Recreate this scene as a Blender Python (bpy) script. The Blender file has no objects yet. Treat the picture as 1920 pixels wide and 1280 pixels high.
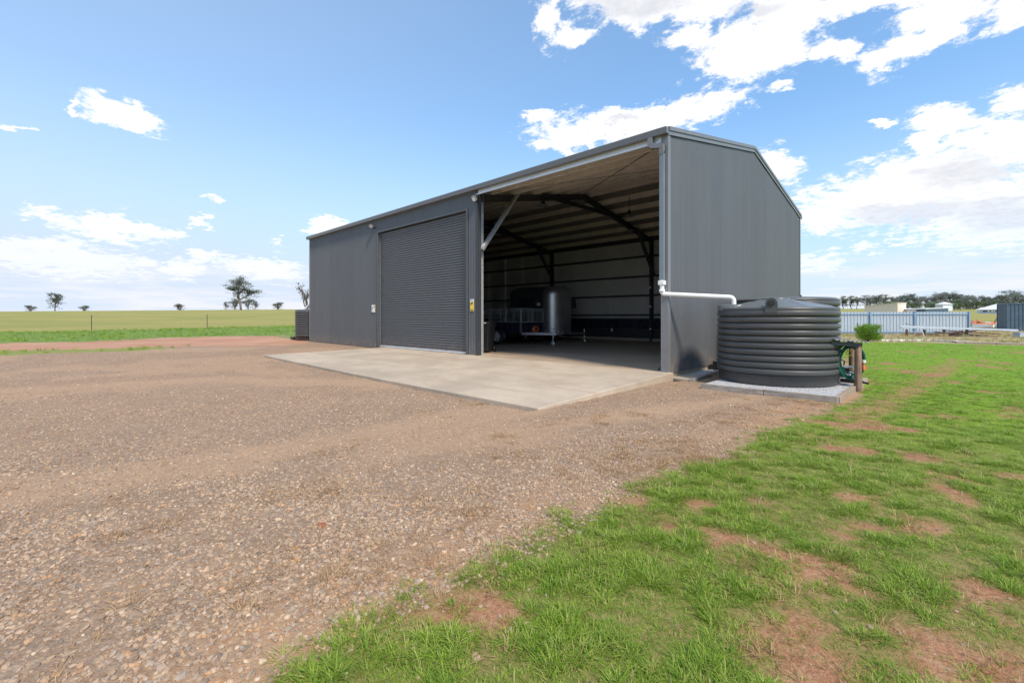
import bpy, bmesh, math, random
import numpy as np
from mathutils import Vector, Matrix
R = math.radians
rng = np.random.default_rng(11)
random.seed(5)
scene = bpy.context.scene
COL = scene.collection

# ------------------------------------------------------------------ camera
CAM = np.array([4.36, -9.16, 1.15])
TH = R(44.27)
V = np.array([-math.sin(TH), math.cos(TH)])      # view direction on the ground plan
RT = np.array([math.cos(TH), math.sin(TH)])      # to the right of it
F = 853.3                                        # focal length in photo pixels (16 mm)
HY = 595.0
cam = bpy.data.cameras.new('camera'); camo = bpy.data.objects.new('camera', cam); COL.objects.link(camo)
cam.lens = 16; cam.sensor_width = 36; cam.shift_y = -45 / 1920.0
cam.clip_start = 0.05; cam.clip_end = 9000
camo.location = CAM; camo.rotation_euler = (R(90), 0, TH)
scene.camera = camo
scene.view_settings.view_transform = 'Standard'; scene.view_settings.look = 'None'
scene.view_settings.exposure = 0.13; scene.view_settings.gamma = 1.0
scene.view_settings.use_curve_mapping = False

# ------------------------------------------------------------------ node helpers
class NT:
    def __init__(s, tree): s.t = tree; s.n = tree.nodes; s.l = tree.links
    def node(s, typ, ins=None, **kw):
        n = s.n.new(typ)
        for k, v in kw.items(): setattr(n, k, v)
        if ins:
            for k, v in ins.items(): s.set(n.inputs[k], v)
        return n
    def set(s, sock, v):
        if isinstance(v, bpy.types.NodeSocket): s.l.new(v, sock)
        elif isinstance(v, bpy.types.Node): s.l.new(v.outputs[0], sock)
        else:
            if sock.type == 'RGBA' and len(v) == 3: v = (*v, 1)
            sock.default_value = v
    def math(s, op, a, b=None, c=None, clamp=False):
        n = s.n.new('ShaderNodeMath'); n.operation = op; n.use_clamp = clamp
        for i, v in enumerate((a, b, c)):
            if v is not None: s.set(n.inputs[i], v)
        return n.outputs[0]
    def vmath(s, op, a, b=None, out=0):
        n = s.n.new('ShaderNodeVectorMath'); n.operation = op
        s.set(n.inputs[0], a)
        if b is not None: s.set(n.inputs[1], b)
        return n.outputs[out]
    def mix(s, f, a, b, mode='MIX'):
        n = s.n.new('ShaderNodeMix'); n.data_type = 'RGBA'; n.blend_type = mode; n.clamp_factor = True
        s.set(n.inputs[0], f); s.set(n.inputs[6], a); s.set(n.inputs[7], b)
        return n.outputs[2]
    def ramp(s, v, lo, hi, a=0.0, b=1.0, smooth=True):
        n = s.n.new('ShaderNodeMapRange'); n.interpolation_type = 'SMOOTHSTEP' if smooth else 'LINEAR'
        s.set(n.inputs[0], v); n.inputs[1].default_value = lo; n.inputs[2].default_value = hi
        n.inputs[3].default_value = a; n.inputs[4].default_value = b
        return n.outputs[0]
    def noise(s, vec, scale, detail=4, rough=0.55, dist=0.0, out=0):
        n = s.n.new('ShaderNodeTexNoise')
        s.set(n.inputs['Vector'], vec); n.inputs['Scale'].default_value = scale
        n.inputs['Detail'].default_value = detail; n.inputs['Roughness'].default_value = rough
        n.inputs['Distortion'].default_value = dist
        return n.outputs[out]
    def cramp(s, v, stops, interp='LINEAR'):
        n = s.n.new('ShaderNodeValToRGB'); n.color_ramp.interpolation = interp
        e = n.color_ramp.elements
        while len(e) < len(stops): e.new(0.5)
        for i, (p, c) in enumerate(stops): e[i].position = p; e[i].color = (*c, 1)
        s.set(n.inputs[0], v); return n.outputs[0]

# ------------------------------------------------------------------ sky with clouds, sun
SUN_EL, SUN_DIR = R(48), np.array([0.96, -0.28])        # where the sun stands on the plan
SUN_DIR = SUN_DIR / np.linalg.norm(SUN_DIR)
world = bpy.data.worlds.new('World'); scene.world = world; world.use_nodes = True
w = NT(world.node_tree); w.n.clear()
wo = w.node('ShaderNodeOutputWorld'); bg = w.node('ShaderNodeBackground')
w.l.new(bg.outputs[0], wo.inputs[0])
sky = w.n.new('ShaderNodeTexSky'); sky.sky_type = 'NISHITA'; sky.sun_disc = False
sky.sun_elevation = SUN_EL
sky.sun_rotation = math.atan2(SUN_DIR[0], SUN_DIR[1])
sky.altitude = 200; sky.air_density = 1.0; sky.dust_density = 0.4; sky.ozone_density = 2.5
gen = w.node('ShaderNodeTexCoord').outputs['Generated']
nrm = w.vmath('NORMALIZE', gen)
sep = w.node('ShaderNodeSeparateXYZ', {0: nrm}); zz = sep.outputs[2]
fwd = w.vmath('DOT_PRODUCT', nrm, (V[0], V[1], 0), out=1)
rgt = w.vmath('DOT_PRODUCT', nrm, (RT[0], RT[1], 0), out=1)
fs = w.math('MAXIMUM', fwd, 0.05)
uu = w.math('DIVIDE', rgt, fs); ww = w.math('DIVIDE', zz, fs)
P = w.node('ShaderNodeCombineXYZ', {0: uu, 1: ww}).outputs[0]
# position on a flat cloud layer gives the noise its foreshortening
zc = w.math('ADD', w.math('MAXIMUM', zz, 0.0), 0.16)
lay = w.node('ShaderNodeCombineXYZ', {0: w.math('DIVIDE', sep.outputs[0], zc), 1: w.math('DIVIDE', sep.outputs[1], zc)}).outputs[0]
nv = w.noise(lay, 5.5, 8, 0.68, out=1)
wob = w.vmath('MULTIPLY', w.vmath('SUBTRACT', nv, (0.5, 0.5, 0.5)), (0.16, 0.12, 0.0))
Pw = w.vmath('ADD', P, wob)
BL = [  # px, py, rx, ry, tilt (deg, up to the right)
 (1028,38,24,36,-15),(1064,74,42,24,5),
 (1215,0,170,60,-5),(1330,5,110,40,0),(1430,88,125,58,10),(1372,112,60,42,0),(1475,45,80,60,20),(1300,72,60,26,10),
 (1570,102,46,28,15),(1625,0,130,22,0),(1770,28,130,52,25),(1690,88,90,38,32),(1645,122,34,18,30),(1900,28,70,34,25),
 (1500,12,110,26,0),
 (1240,218,165,36,15),(1350,188,78,22,12),(1110,240,110,32,8),(1060,266,60,20,0),(1010,222,30,14,0),(1225,256,60,20,0),
 (1468,168,30,12,0),(1655,221,26,8,0),(1463,308,42,36,-5),
 (1905,188,60,26,15),(1760,222,74,34,0),(1738,262,44,38,0),(1880,265,120,62,10),(1760,335,190,74,12),(1640,378,180,52,8),
 (1860,395,210,80,0),(1545,405,80,28,5),(1620,462,34,9,0),(1690,452,30,9,0),(1530,492,66,18,5),
 (225,212,88,26,-16),(266,211,48,15,-10),(22,238,34,6,-5),(88,402,40,13,-5),(205,428,125,24,-8),(300,436,44,18,-5),
 (400,372,16,8,0),(378,412,24,8,0),(610,425,46,16,0),(385,483,46,10,0),(520,452,14,5,0),(135,200,10,6,0),
 (250,492,50,14,-10),(335,505,60,16,-8),(490,504,90,20,-8),(90,482,220,36,-6),(40,475,160,26,0),
]
Fv = None; Sv = None
for (px, py, rx, ry, a) in BL:
    m = w.n.new('ShaderNodeMapping'); m.vector_type = 'TEXTURE'
    w.l.new(Pw, m.inputs[0])
    m.inputs[1].default_value = ((px-960)/F, (HY-py)/F, 0); m.inputs[2].default_value = (0, 0, R(a))
    m.inputs[3].default_value = (rx*1.42/F, ry*1.42/F, 1)
    g = w.n.new('ShaderNodeTexGradient'); g.gradient_type = 'SPHERICAL'; w.l.new(m.outputs[0], g.inputs[0])
    Fv = g.outputs[1] if Fv is None else w.math('MAXIMUM', Fv, g.outputs[1])
for (px, py, rx, ry, a) in [(1810,325,130,40,5),(1700,395,150,26,5),(1880,400,120,40,0),(1200,12,130,30,0),(1420,20,60,16,0),(1180,225,60,10,12)]:
    m = w.n.new('ShaderNodeMapping'); m.vector_type = 'TEXTURE'
    w.l.new(Pw, m.inputs[0])
    m.inputs[1].default_value = ((px-960)/F, (HY-py)/F, 0); m.inputs[2].default_value = (0, 0, R(a))
    m.inputs[3].default_value = (rx*1.3/F, ry*1.3/F, 1)
    g = w.n.new('ShaderNodeTexGradient'); g.gradient_type = 'SPHERICAL'; w.l.new(m.outputs[0], g.inputs[0])
    Sv = g.outputs[1] if Sv is None else w.math('MAXIMUM', Sv, g.outputs[1])
fine = w.noise(w.vmath('ADD', lay, w.vmath('MULTIPLY', w.noise(lay, 9.0, 3, .5, out=1), (.06, .06, 0))), 15.0, 9, 0.74)
big = w.noise(lay, 1.1, 5, 0.6)
front = w.math('ADD', Fv, w.math('MULTIPLY', w.math('SUBTRACT', fine, 0.5), 1.9))
a_front = w.ramp(front, 0.19, 0.60)
has = w.ramp(Fv, 0.0, 0.16); a_front = w.math('MULTIPLY', a_front, has)
a_else = w.ramp(w.math('ADD', big, w.math('MULTIPLY', w.math('SUBTRACT', fine, 0.5), 0.4)), 0.54, 0.64)
# the part of the sky in which the photograph shows the clouds one by one
inm = w.math('MULTIPLY', w.ramp(fwd, 0.12, 0.3), w.math('MULTIPLY', w.ramp(w.math('ABSOLUTE', uu), 1.16, 1.4, 1, 0), w.ramp(ww, 0.72, 0.86, 1, 0)))
alpha = w.math('ADD', w.math('MULTIPLY', a_front, inm), w.math('MULTIPLY', a_else, w.math('SUBTRACT', 1.0, inm)))
# thin layered cloud above the horizon
lo = w.node('ShaderNodeCombineXYZ', {0: w.math('MULTIPLY', sep.outputs[0], 3.0), 1: w.math('MULTIPLY', sep.outputs[1], 3.0), 2: w.math('MULTIPLY', zz, 26.0)}).outputs[0]
ln = w.noise(lo, 1.6, 6, 0.6)
a_low = w.math('MULTIPLY', w.ramp(ln, 0.40, 0.62), w.ramp(zz, 0.05, 0.125, 0.95, 0.0))
base = sky.outputs[0]
STR = 0.15
skyc = w.mix(1.0, base, (STR*1.0, STR*1.40, STR*1.55), 'MULTIPLY')
whiten = w.ramp(zz, 0.0, 0.42, 0.80, 0.0)
leftw = w.ramp(rgt, -0.9, 0.5, 0.32, 0.0)
hz = w.ramp(zz, 0.0, 0.16, 0.75, 0.0)
haze_f = w.math('MINIMUM', w.math('ADD', whiten, leftw), 1.0)
skyc = w.mix(haze_f, skyc, (0.66, 0.76, 0.93))
skyc = w.mix(hz, skyc, (0.76, 0.81, 0.90))
shade = w.math('MULTIPLY', w.ramp(Sv, 0.05, 0.7), w.ramp(fine, 0.3, 0.7, 0.55, 1.0))
shade = w.math('MAXIMUM', shade, w.math('MULTIPLY', w.ramp(w.noise(lay, 5.0, 4), 0.5, 0.75), 0.35))
skyc = w.mix(0.22, skyc, (0.46, 0.66, 0.92))
cloudc = w.mix(shade, (1.08, 1.07, 1.07), (0.72, 0.73, 0.78))
skyc = w.mix(a_low, skyc, (0.84, 0.86, 0.92))
skyc = w.mix(w.math('MULTIPLY', alpha, w.ramp(zz, 0.04, 0.22, 0.42, 0.96)), skyc, cloudc)
w.set(bg.inputs[0], skyc); bg.inputs[1].default_value = 1.0
world.cycles.sampling_method = 'MANUAL'; world.cycles.sample_map_resolution = 512

sun = bpy.data.lights.new('sun', 'SUN'); so = bpy.data.objects.new('sun', sun); COL.objects.link(so)
sun.energy = 4.4; sun.angle = R(10); sun.color = (1.0, 0.86, 0.70)
sd = Vector((SUN_DIR[0]*math.cos(SUN_EL), SUN_DIR[1]*math.cos(SUN_EL), math.sin(SUN_EL)))
so.rotation_euler = sd.to_track_quat('Z', 'Y').to_euler()

# ------------------------------------------------------------------ terrain height
def ss(a, b, x):
    t = np.clip((np.asarray(x, float)-a)/(b-a), 0, 1); return t*t*(3-2*t)
def vnoise(x, y, s, seed=0):
    x = np.asarray(x, float)/s; y = np.asarray(y, float)/s
    xi = np.floor(x).astype(np.int64); yi = np.floor(y).astype(np.int64); fx = x-xi; fy = y-yi
    fx = fx*fx*(3-2*fx); fy = fy*fy*(3-2*fy)
    def h(i, j):
        n = (i*374761393 + j*668265263 + seed*974634777) & 0x7fffffff
        n = ((n ^ (n >> 13))*1274126177) & 0x7fffffff
        return ((n ^ (n >> 16)) & 0xffff)/65535.0
    return (h(xi, yi)*(1-fx)+h(xi+1, yi)*fx)*(1-fy)+(h(xi, yi+1)*(1-fx)+h(xi+1, yi+1)*fx)*fy
def fbm(x, y, s, seed=0, o=4):
    r = 0; a = 1; t = 0
    for i in range(o): r = r+a*vnoise(x, y, s/2**i, seed+i*7); t += a; a *= .55
    return r/t
def qr(x, y):
    dx = np.asarray(x, float)-CAM[0]; dy = np.asarray(y, float)-CAM[1]
    return dx*V[0]+dy*V[1], dx*RT[0]+dy*RT[1]
def H(x, y):
    x = np.asarray(x, float); y = np.asarray(y, float)
    q, r = qr(x, y); qq = np.maximum(q, 0)
    near = -.16+.13*ss(2, 18, -x)
    hl = .012*(np.clip(qq, 22, 55)-22)+.027*(np.clip(qq, 55, 250)-55)*(0.77+.23*np.clip((r+281)/164, 0, 1.2)) - .004*np.clip(qq-250, 0, 1e9)
    hr = -.06*ss(15, 36, qq)+(np.clip(qq, 50, 200)-50)*.0212+(np.clip(qq, 200, 450)-200)*.027 - .002*np.clip(qq-450, 0, 1e9)
    k = ss(.05, .5, r/np.maximum(qq, 1))
    return near+hl*(1-k)+hr*k
def pix(px, py, z=None, off=0.0):
    """the place on the ground (or on the level z) that the photograph shows at (px, py)"""
    t = (px-960)/F; s_ = (HY-py)/F
    d = np.array([V[0]+t*RT[0], V[1]+t*RT[1]])
    zt = -.16 if z is None else z
    for _ in range(40):
        q = (zt-CAM[2])/s_
        p = CAM[:2]+q*d
        if z is not None: break
        zt = .5*zt+.5*(float(H(p[0], p[1]))+off)
    return float(p[0]), float(p[1])
def at(px, q):
    """plan position at depth q in the direction of px"""
    t = (px-960)/F
    p = CAM[:2]+q*(V+t*RT); return float(p[0]), float(p[1])
def zat(py, q): return CAM[2]+(HY-py)/F*q

# ------------------------------------------------------------------ object helpers
def tag(o, label=None, cat=None, group=None, kind=None):
    if label: o['label'] = label
    if cat: o['category'] = cat
    if group: o['group'] = group
    if kind: o['kind'] = kind
    return o
def empty(name, loc=(0, 0, 0), rz=0, label=None, cat=None, group=None):
    o = bpy.data.objects.new(name, None); COL.objects.link(o); o.location = loc; o.rotation_euler = (0, 0, rz)
    o.empty_display_size = .2
    return tag(o, label, cat, group)
class MB:
    def __init__(s): s.v = []; s.f = []; s.smooth = []
    def add(s, vs, fs, sm=False):
        b = len(s.v); s.v += [tuple(map(float, p)) for p in vs]
        for f in fs: s.f.append(tuple(i+b for i in f)); s.smooth.append(sm)
        return s
    def box(s, x0, x1, y0, y1, z0, z1):
        vs = [(x, y, z) for z in (z0, z1) for y in (y0, y1) for x in (x0, x1)]
        return s.add(vs, [(0, 2, 3, 1), (4, 5, 7, 6), (0, 1, 5, 4), (1, 3, 7, 5), (3, 2, 6, 7), (2, 0, 4, 6)])
    def prism(s, poly, p0, p1, up=(0, 0, 1), sm=False, cap=True):
        """2-D outline poly (side, up) swept from p0 to p1"""
        p0 = Vector(p0); p1 = Vector(p1); d = (p1-p0).normalized(); u = Vector(up)
        a = d.cross(u)
        if a.length < 1e-4: a = d.cross(Vector((1, 0, 0)))
        a.normalize(); u = a.cross(d)
        n = len(poly)
        vs = [p0+a*q[0]+u*q[1] for q in poly]+[p1+a*q[0]+u*q[1] for q in poly]
        fs = [(i, (i+1) % n, n+(i+1) % n, n+i) for i in range(n)]
        s.add(vs, fs, sm)
        if cap: s.add(vs, [tuple(range(n))[::-1], tuple(range(n, 2*n))])
        return s
    def bar(s, p0, p1, w_, h_, up=(0, 0, 1)):
        return s.prism([(-w_/2, -h_/2), (w_/2, -h_/2), (w_/2, h_/2), (-w_/2, h_/2)], p0, p1, up)
    def tube(s, pts, r, n=10, closed=False, cap=True, sm=True):
        pts = [Vector(p) for p in pts]; m = len(pts); rs = r if hasattr(r, '__len__') else [r]*m
        vs = []; pa = None
        for i, p in enumerate(pts):
            if closed: d = pts[(i+1) % m]-pts[i-1]
            else: d = pts[min(i+1, m-1)]-pts[max(i-1, 0)]
            d.normalize()
            if pa is None:
                a = d.cross(Vector((0, 0, 1)))
                if a.length < .05: a = d.cross(Vector((1, 0, 0)))
            else: a = pa-d*pa.dot(d)
            a.normalize(); pa = a; b = d.cross(a)
            for k in range(n):
                t = 2*math.pi*k/n; vs.append(p+(a*math.cos(t)+b*math.sin(t))*rs[i])
        fs = []
        for i in range(m if closed else m-1):
            j = (i+1) % m
            for k in range(n): fs.append((i*n+k, i*n+(k+1) % n, j*n+(k+1) % n, j*n+k))
        s.add(vs, fs, sm)
        if cap and not closed: s.add(vs, [tuple(range(n))[::-1], tuple(range((m-1)*n, m*n))])
        return s
    def lathe(s, prof, c=(0, 0, 0), n=48, sm=True, axis='z', cap=False):
        vs = []; m = len(prof)
        for (r, z) in prof:
            for k in range(n):
                t = 2*math.pi*k/n
                if axis == 'z': vs.append((c[0]+r*math.cos(t), c[1]+r*math.sin(t), c[2]+z))
                elif axis == 'y': vs.append((c[0]+r*math.cos(t), c[1]+z, c[2]+r*math.sin(t)))
                else: vs.append((c[0]+z, c[1]+r*math.cos(t), c[2]+r*math.sin(t)))
        fs = [(i*n+k, i*n+(k+1) % n, (i+1)*n+(k+1) % n, (i+1)*n+k) for i in range(m-1) for k in range(n)]
        s.add(vs, fs, sm)
        if cap: s.add(vs, [tuple(range(n))[::-1], tuple(range((m-1)*n, m*n))])
        return s
    def mesh(s, name, mat):
        me = bpy.data.meshes.new(name); me.from_pydata(s.v, [], s.f); me.update()
        me.polygons.foreach_set('use_smooth', s.smooth)
        if mat: me.materials.append(mat)
        return me
    def build(s, name, mat, parent=None, bevel=0, **kw):
        me = s.mesh(name, mat); o = bpy.data.objects.new(name, me); COL.objects.link(o)
        if parent is not None: o.parent = parent
        if bevel:
            b = o.modifiers.new('bevel', 'BEVEL'); b.width = bevel; b.segments = 2; b.limit_method = 'ANGLE'; b.angle_limit = R(40)
        return tag(o, **kw)
def inst(name, me, parent=None, loc=(0, 0, 0), rz=0, **kw):
    o = bpy.data.objects.new(name, me); COL.objects.link(o); o.location = loc; o.rotation_euler = (0, 0, rz)
    if parent is not None: o.parent = parent
    return tag(o, **kw)

# ------------------------------------------------------------------ materials
def newmat(name):
    m = bpy.data.materials.new(name); m.use_nodes = True; t = NT(m.node_tree)
    return m, t, t.n['Principled BSDF']
def bump(t, bs, h, strength=.4, dist=.01):
    b = t.node('ShaderNodeBump', {'Height': h}); b.inputs['Strength'].default_value = strength; b.inputs['Distance'].default_value = dist
    t.l.new(b.outputs[0], bs.inputs['Normal'])
def mat(name, col, rough=.6, metal=0, var=.12, scale=6, bmp=.0, spec=.5, stretch=(1, 1, 1), var2=0):
    m, t, b = newmat(name)
    tc = t.node('ShaderNodeTexCoord').outputs['Object']
    p = t.vmath('MULTIPLY', tc, stretch)
    n = t.noise(p, scale, 6, .6)
    f = t.ramp(n, .25, .75, 1-var, 1+var, smooth=False)
    n2 = t.noise(tc, scale*9, 3)
    f = t.math('MULTIPLY', f, t.ramp(n2, .3, .7, 1-var*.4, 1+var*.4, smooth=False))
    c = t.vmath('SCALE', (*col,), None)
    c.node.inputs[3].default_value = 1
    t.l.new(f, c.node.inputs[3])
    t.set(b.inputs['Base Color'], c)
    t.set(b.inputs['Roughness'], t.ramp(n, .3, .7, max(rough-.08, .02), min(rough+.08, 1), smooth=False))
    b.inputs['Metallic'].default_value = metal; b.inputs['Specular IOR Level'].default_value = spec
    if bmp: bump(t, b, n2, bmp, .004)
    return m
M = {}
# painted cladding outside, pale primer on the back of the sheet
def clad_mat(name, rough, dirty):
    m, t, b = newmat(name)
    tc = t.node('ShaderNodeNewGeometry'); pos = tc.outputs['Position']
    streak = t.noise(t.vmath('MULTIPLY', pos, (6, 6, .25)), 1.5, 5, .6)
    blot = t.noise(pos, .8, 5, .6)
    oi = t.node('ShaderNodeObjectInfo').outputs['Random']
    f = t.math('MULTIPLY', t.ramp(streak, .3, .7, .95, 1.05, False), t.ramp(blot, .3, .7, .97, 1.04, False))
    f = t.math('MULTIPLY', f, t.ramp(oi, 0, 1, .97, 1.04, False))
    paint = t.vmath('SCALE', (.096, .105, .116)); t.l.new(f, paint.node.inputs[3])
    z = t.node('ShaderNodeSeparateXYZ', {0: pos}).outputs[2]
    dust = t.math('MULTIPLY', t.ramp(z, -.05, .55, .55, 0), t.ramp(t.noise(pos, 7, 4), .35, .7))
    paint = t.mix(dust, paint, (.26, .19, .14))
    back = t.vmath('SCALE', (.50, .505, .50)); t.l.new(f, back.node.inputs[3])
    t.set(b.inputs['Base Color'], t.mix(tc.outputs['Backfacing'], paint, back))
    t.set(b.inputs['Roughness'], t.ramp(blot, .3, .7, rough-.05, rough+.06, False))
    b.inputs['Specular IOR Level'].default_value = .5
    bump(t, b, t.noise(pos, 2.2, 3), .12, .02)
    return m
M['clad'] = clad_mat('painted_cladding', .38, .3)
M['paint'] = mat('charcoal_paint', (.075, .083, .09), .38, 0, .1, 3)
M['trim'] = mat('grey_trim', (.20, .205, .215), .4, .2, .08, 3)
M['downpipe'] = mat('downpipe_steel', (.20, .235, .27), .4, .2, .08, 3)
M['eave'] = mat('bright_eave_steel', (.72, .76, .80), .35, .3, .08, 3)
M['galv'] = mat('galvanised_steel', (.50, .53, .55), .42, .55, .16, 14, .05)
M['steeldark'] = mat('painted_frame_steel', (.05, .055, .065), .45, .1, .12, 5)
M['roofin'] = mat('zinc_roof_sheet', (.44, .42, .39), .5, .25, .15, 2)
M['purlin'] = mat('purlin_steel', (.66, .60, .53), .5, .1, .15, 4)  # raised tone paints in the light caught by the purlin webs
M['pvc'] = mat('white_pvc', (.80, .81, .82), .35, 0, .05, 5)
M['tank'] = mat('grey_poly_tank', (.062, .065, .066), .42, 0, .12, 1.5, .03)
M['tanklid'] = mat('grey_poly_lid', (.11, .125, .13), .33, 0, .12, 2, .03)  # paler than the tank wall: sky reflection on the top put into the colour
M['rubber'] = mat('black_rubber', (.018, .018, .02), .7, 0, .2, 12)
M['floatshade'] = mat('shaded_float_side', (.045, .047, .055), .35, .1, .1, 2)  # float paint darkened: shade on the sides put into the colour
M['black'] = mat('black_plastic', (.02, .021, .024), .4, 0, .15, 9)
M['navy'] = mat('dark_trailer_paint', (.022, .026, .045), .3, 0, .1, 3)
M['float'] = mat('grey_float_paint', (.50, .50, .54), .36, .85, .15, 2)
M['rim'] = mat('white_wheel_rim', (.62, .62, .62), .4, 0, .15, 14)
M['chrome'] = mat('bright_metal', (.75, .76, .78), .25, .9, .1, 8)
M['chequer'] = mat('aluminium_plate', (.42, .42, .50), .4, .6, .15, 10)
M['orange'] = mat('orange_strap', (.62, .16, .05), .6, 0, .15, 14)
M['white'] = mat('white_paint', (.78, .78, .78), .5, 0, .05, 4)
M['yellow'] = mat('yellow_print', (.78, .60, .10), .5, 0, .05, 6)
M['blueprint'] = mat('blue_print', (.25, .38, .60), .5, 0, .05, 6)
M['cream'] = mat('cream_print', (.70, .72, .62), .5, 0, .1, 20)
M['hose'] = mat('green_hose', (.01, .10, .075), .35, 0, .15, 10)
M['teal'] = mat('teal_plastic', (.05, .42, .42), .4, 0, .1, 10)
M['fence'] = mat('blue_grey_fence_steel', (.38, .45, .52), .45, .1, .10, 1.2)
M['fencerail'] = mat('blue_fence_rail', (.20, .33, .48), .45, .1, .10, 2)
M['container'] = mat('slate_blue_container', (.075, .12, .17), .5, .1, .25, 1.5)
M['beige'] = mat('beige_steel_wall', (.72, .62, .50), .5, 0, .05, 1)
M['whiteroof'] = mat('pale_roof', (.74, .76, .80), .4, 0, .06, 1)
M['housewall'] = mat('pale_house_wall', (.62, .68, .76), .6, 0, .06, 1)
M['window'] = mat('dark_glass', (.02, .03, .05), .1, 0, .1, 2)
M['rust'] = mat('rusty_steel', (.16, .09, .06), .8, .2, .35, 9, .1)
M['wire'] = mat('fence_wire', (.28, .27, .26), .6, .4, .2, 5)
M['redbrick'] = mat('orange_rubble', (.52, .20, .09), .85, 0, .35, 3, .2)
M['paleblue'] = mat('pale_blue_steel', (.55, .63, .74), .35, .3, .10, 2)
M['brownstain'] = mat('brown_steel_post', (.12, .06, .05), .6, .1, .15, 5)
def wood(name, c0, c1, stretch):
    m, t, b = newmat(name)
    tc = t.node('ShaderNodeTexCoord').outputs['Object']
    n = t.noise(t.vmath('MULTIPLY', tc, stretch), 5, 8, .65, .6)
    c = t.mix(t.ramp(n, .3, .7), c0, c1)
    t.set(b.inputs['Base Color'], t.mix(t.math('MULTIPLY', t.ramp(t.noise(tc, 9, 4), .5, .75), .5), c, (.05, .035, .025)))
    b.inputs['Roughness'].default_value = .85; bump(t, b, n, .6, .006); return m
M['post'] = wood('weathered_post', (.11, .065, .045), (.30, .21, .15), (9, 9, .7))
M['sleeper'] = wood('grey_sleeper_x', (.22, .19, .16), (.42, .38, .33), (.8, 9, 9))
M['sleepery'] = wood('grey_sleeper_y', (.22, .19, .16), (.42, .38, .33), (9, .8, 9))
M['bark'] = wood('gum_bark', (.10, .075, .06), (.26, .21, .18), (1, 1, .2))

def concrete(name, col, stain):
    m, t, b = newmat(name)
    pos = t.node('ShaderNodeNewGeometry').outputs['Position']
    n1 = t.noise(pos, .55, 6, .6, .4); n2 = t.noise(pos, 3.5, 6, .65); n3 = t.noise(pos, 60, 3)
    sw = t.noise(t.vmath('MULTIPLY', pos, (.5, 2.6, 1)), .9, 5, .6, .3)
    c = t.mix(t.ramp(n1, .3, .7), col, tuple(x*.74 for x in col))
    c = t.mix(t.math('MULTIPLY', t.ramp(sw, .45, .7), .55), c, stain)
    c = t.mix(t.math('MULTIPLY', t.ramp(n2, .5, .75), .3), c, tuple(x*1.15 for x in col))
    c = t.mix(t.math('MULTIPLY', t.ramp(n3, .3, .7), .14), c, (.12, .10, .08))
    dsp = t.ramp(t.noise(pos, 22, 2), .68, .74); c = t.mix(t.math('MULTIPLY', dsp, .35), c, (.16, .11, .08))
    t.set(b.inputs['Base Color'], c); t.set(b.inputs['Roughness'], t.ramp(n2, .3, .7, .62, .85))
    b.inputs['Specular IOR Level'].default_value = .35
    bump(t, b, t.math('ADD', n3, t.math('MULTIPLY', n2, .6)), .25, .004); return m
M['concrete'] = concrete('concrete', (.53, .45, .35), (.37, .29, .215))
M['floor'] = concrete('floor_concrete', (.50, .40, .30), (.27, .20, .15))
M['edgeconc'] = concrete('edge_concrete', (.40, .33, .26), (.30, .20, .13))

def foliage(name, c0, c1, trans=.35, rough=.6):
    m, t, b = newmat(name)
    oi = t.node('ShaderNodeObjectInfo').outputs['Random']
    pos = t.node('ShaderNodeNewGeometry').outputs['Position']
    wn = t.node('ShaderNodeTexWhiteNoise', {0: t.vmath('SNAP', pos, (.25, .25, .25))}).outputs[0]
    f = t.math('FRACT', t.math('ADD', t.math('MULTIPLY', wn, .6), t.math('MULTIPLY', oi, .6)))
    c = t.mix(f, c0, c1)
    t.set(b.inputs['Base Color'], c); b.inputs['Roughness'].default_value = rough; b.inputs['Specular IOR Level'].default_value = .25
    tr = t.node('ShaderNodeBsdfTranslucent'); t.set(tr.inputs[0], c)
    mx = t.node('ShaderNodeMixShader', {0: trans}); t.l.new(b.outputs[0], mx.inputs[1]); t.l.new(tr.outputs[0], mx.inputs[2])
    t.l.new(mx.outputs[0], t.n['Material Output'].inputs[0]); return m
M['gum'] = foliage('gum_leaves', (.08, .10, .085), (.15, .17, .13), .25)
M['gumfar'] = foliage('far_gum_leaves', (.14, .17, .16), (.22, .25, .21), .3)  # paler copy of the gum leaves, distance haze put into the colour
M['wattle'] = foliage('green_tree_leaves', (.16, .23, .14), (.24, .31, .19), .3)
M['shrub'] = foliage('shrub_leaves', (.12, .25, .02), (.22, .36, .04), .4)
M['drygrass'] = foliage('dry_grass', (.42, .31, .17), (.56, .45, .27), .3)

# grass blades
def blade_mat(name, stops):
    m, t, b = newmat(name)
    oi = t.node('ShaderNodeObjectInfo').outputs['Random']
    pos = t.node('ShaderNodeNewGeometry').outputs['Position']
    patch = t.noise(pos, .55, 3)
    at_ = t.node('ShaderNodeAttribute', attribute_name='bl').outputs['Fac']
    f = t.math('ADD', t.math('MULTIPLY', oi, .45), t.math('ADD', t.math('MULTIPLY', at_, .35), t.math('MULTIPLY', patch, .3)), clamp=True)
    c = t.cramp(f, stops)
    t.set(b.inputs['Base Color'], c); b.inputs['Roughness'].default_value = .5; b.inputs['Specular IOR Level'].default_value = .3
    tr = t.node('ShaderNodeBsdfTranslucent'); t.set(tr.inputs[0], c)
    mx = t.node('ShaderNodeMixShader', {0: .38}); t.l.new(b.outputs[0], mx.inputs[1]); t.l.new(tr.outputs[0], mx.inputs[2])
    t.l.new(mx.outputs[0], t.n['Material Output'].inputs[0]); return m
M['blade'] = blade_mat('grass_blades', [(0, (.09, .18, .03)), (.35, (.16, .29, .03)), (.58, (.26, .39, .04)), (.78, (.41, .47, .12)), (1, (.60, .53, .28))])
M['straw'] = blade_mat('straw_blades', [(0, (.30, .17, .08)), (.5, (.45, .29, .15)), (1, (.62, .47, .29))])

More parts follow.
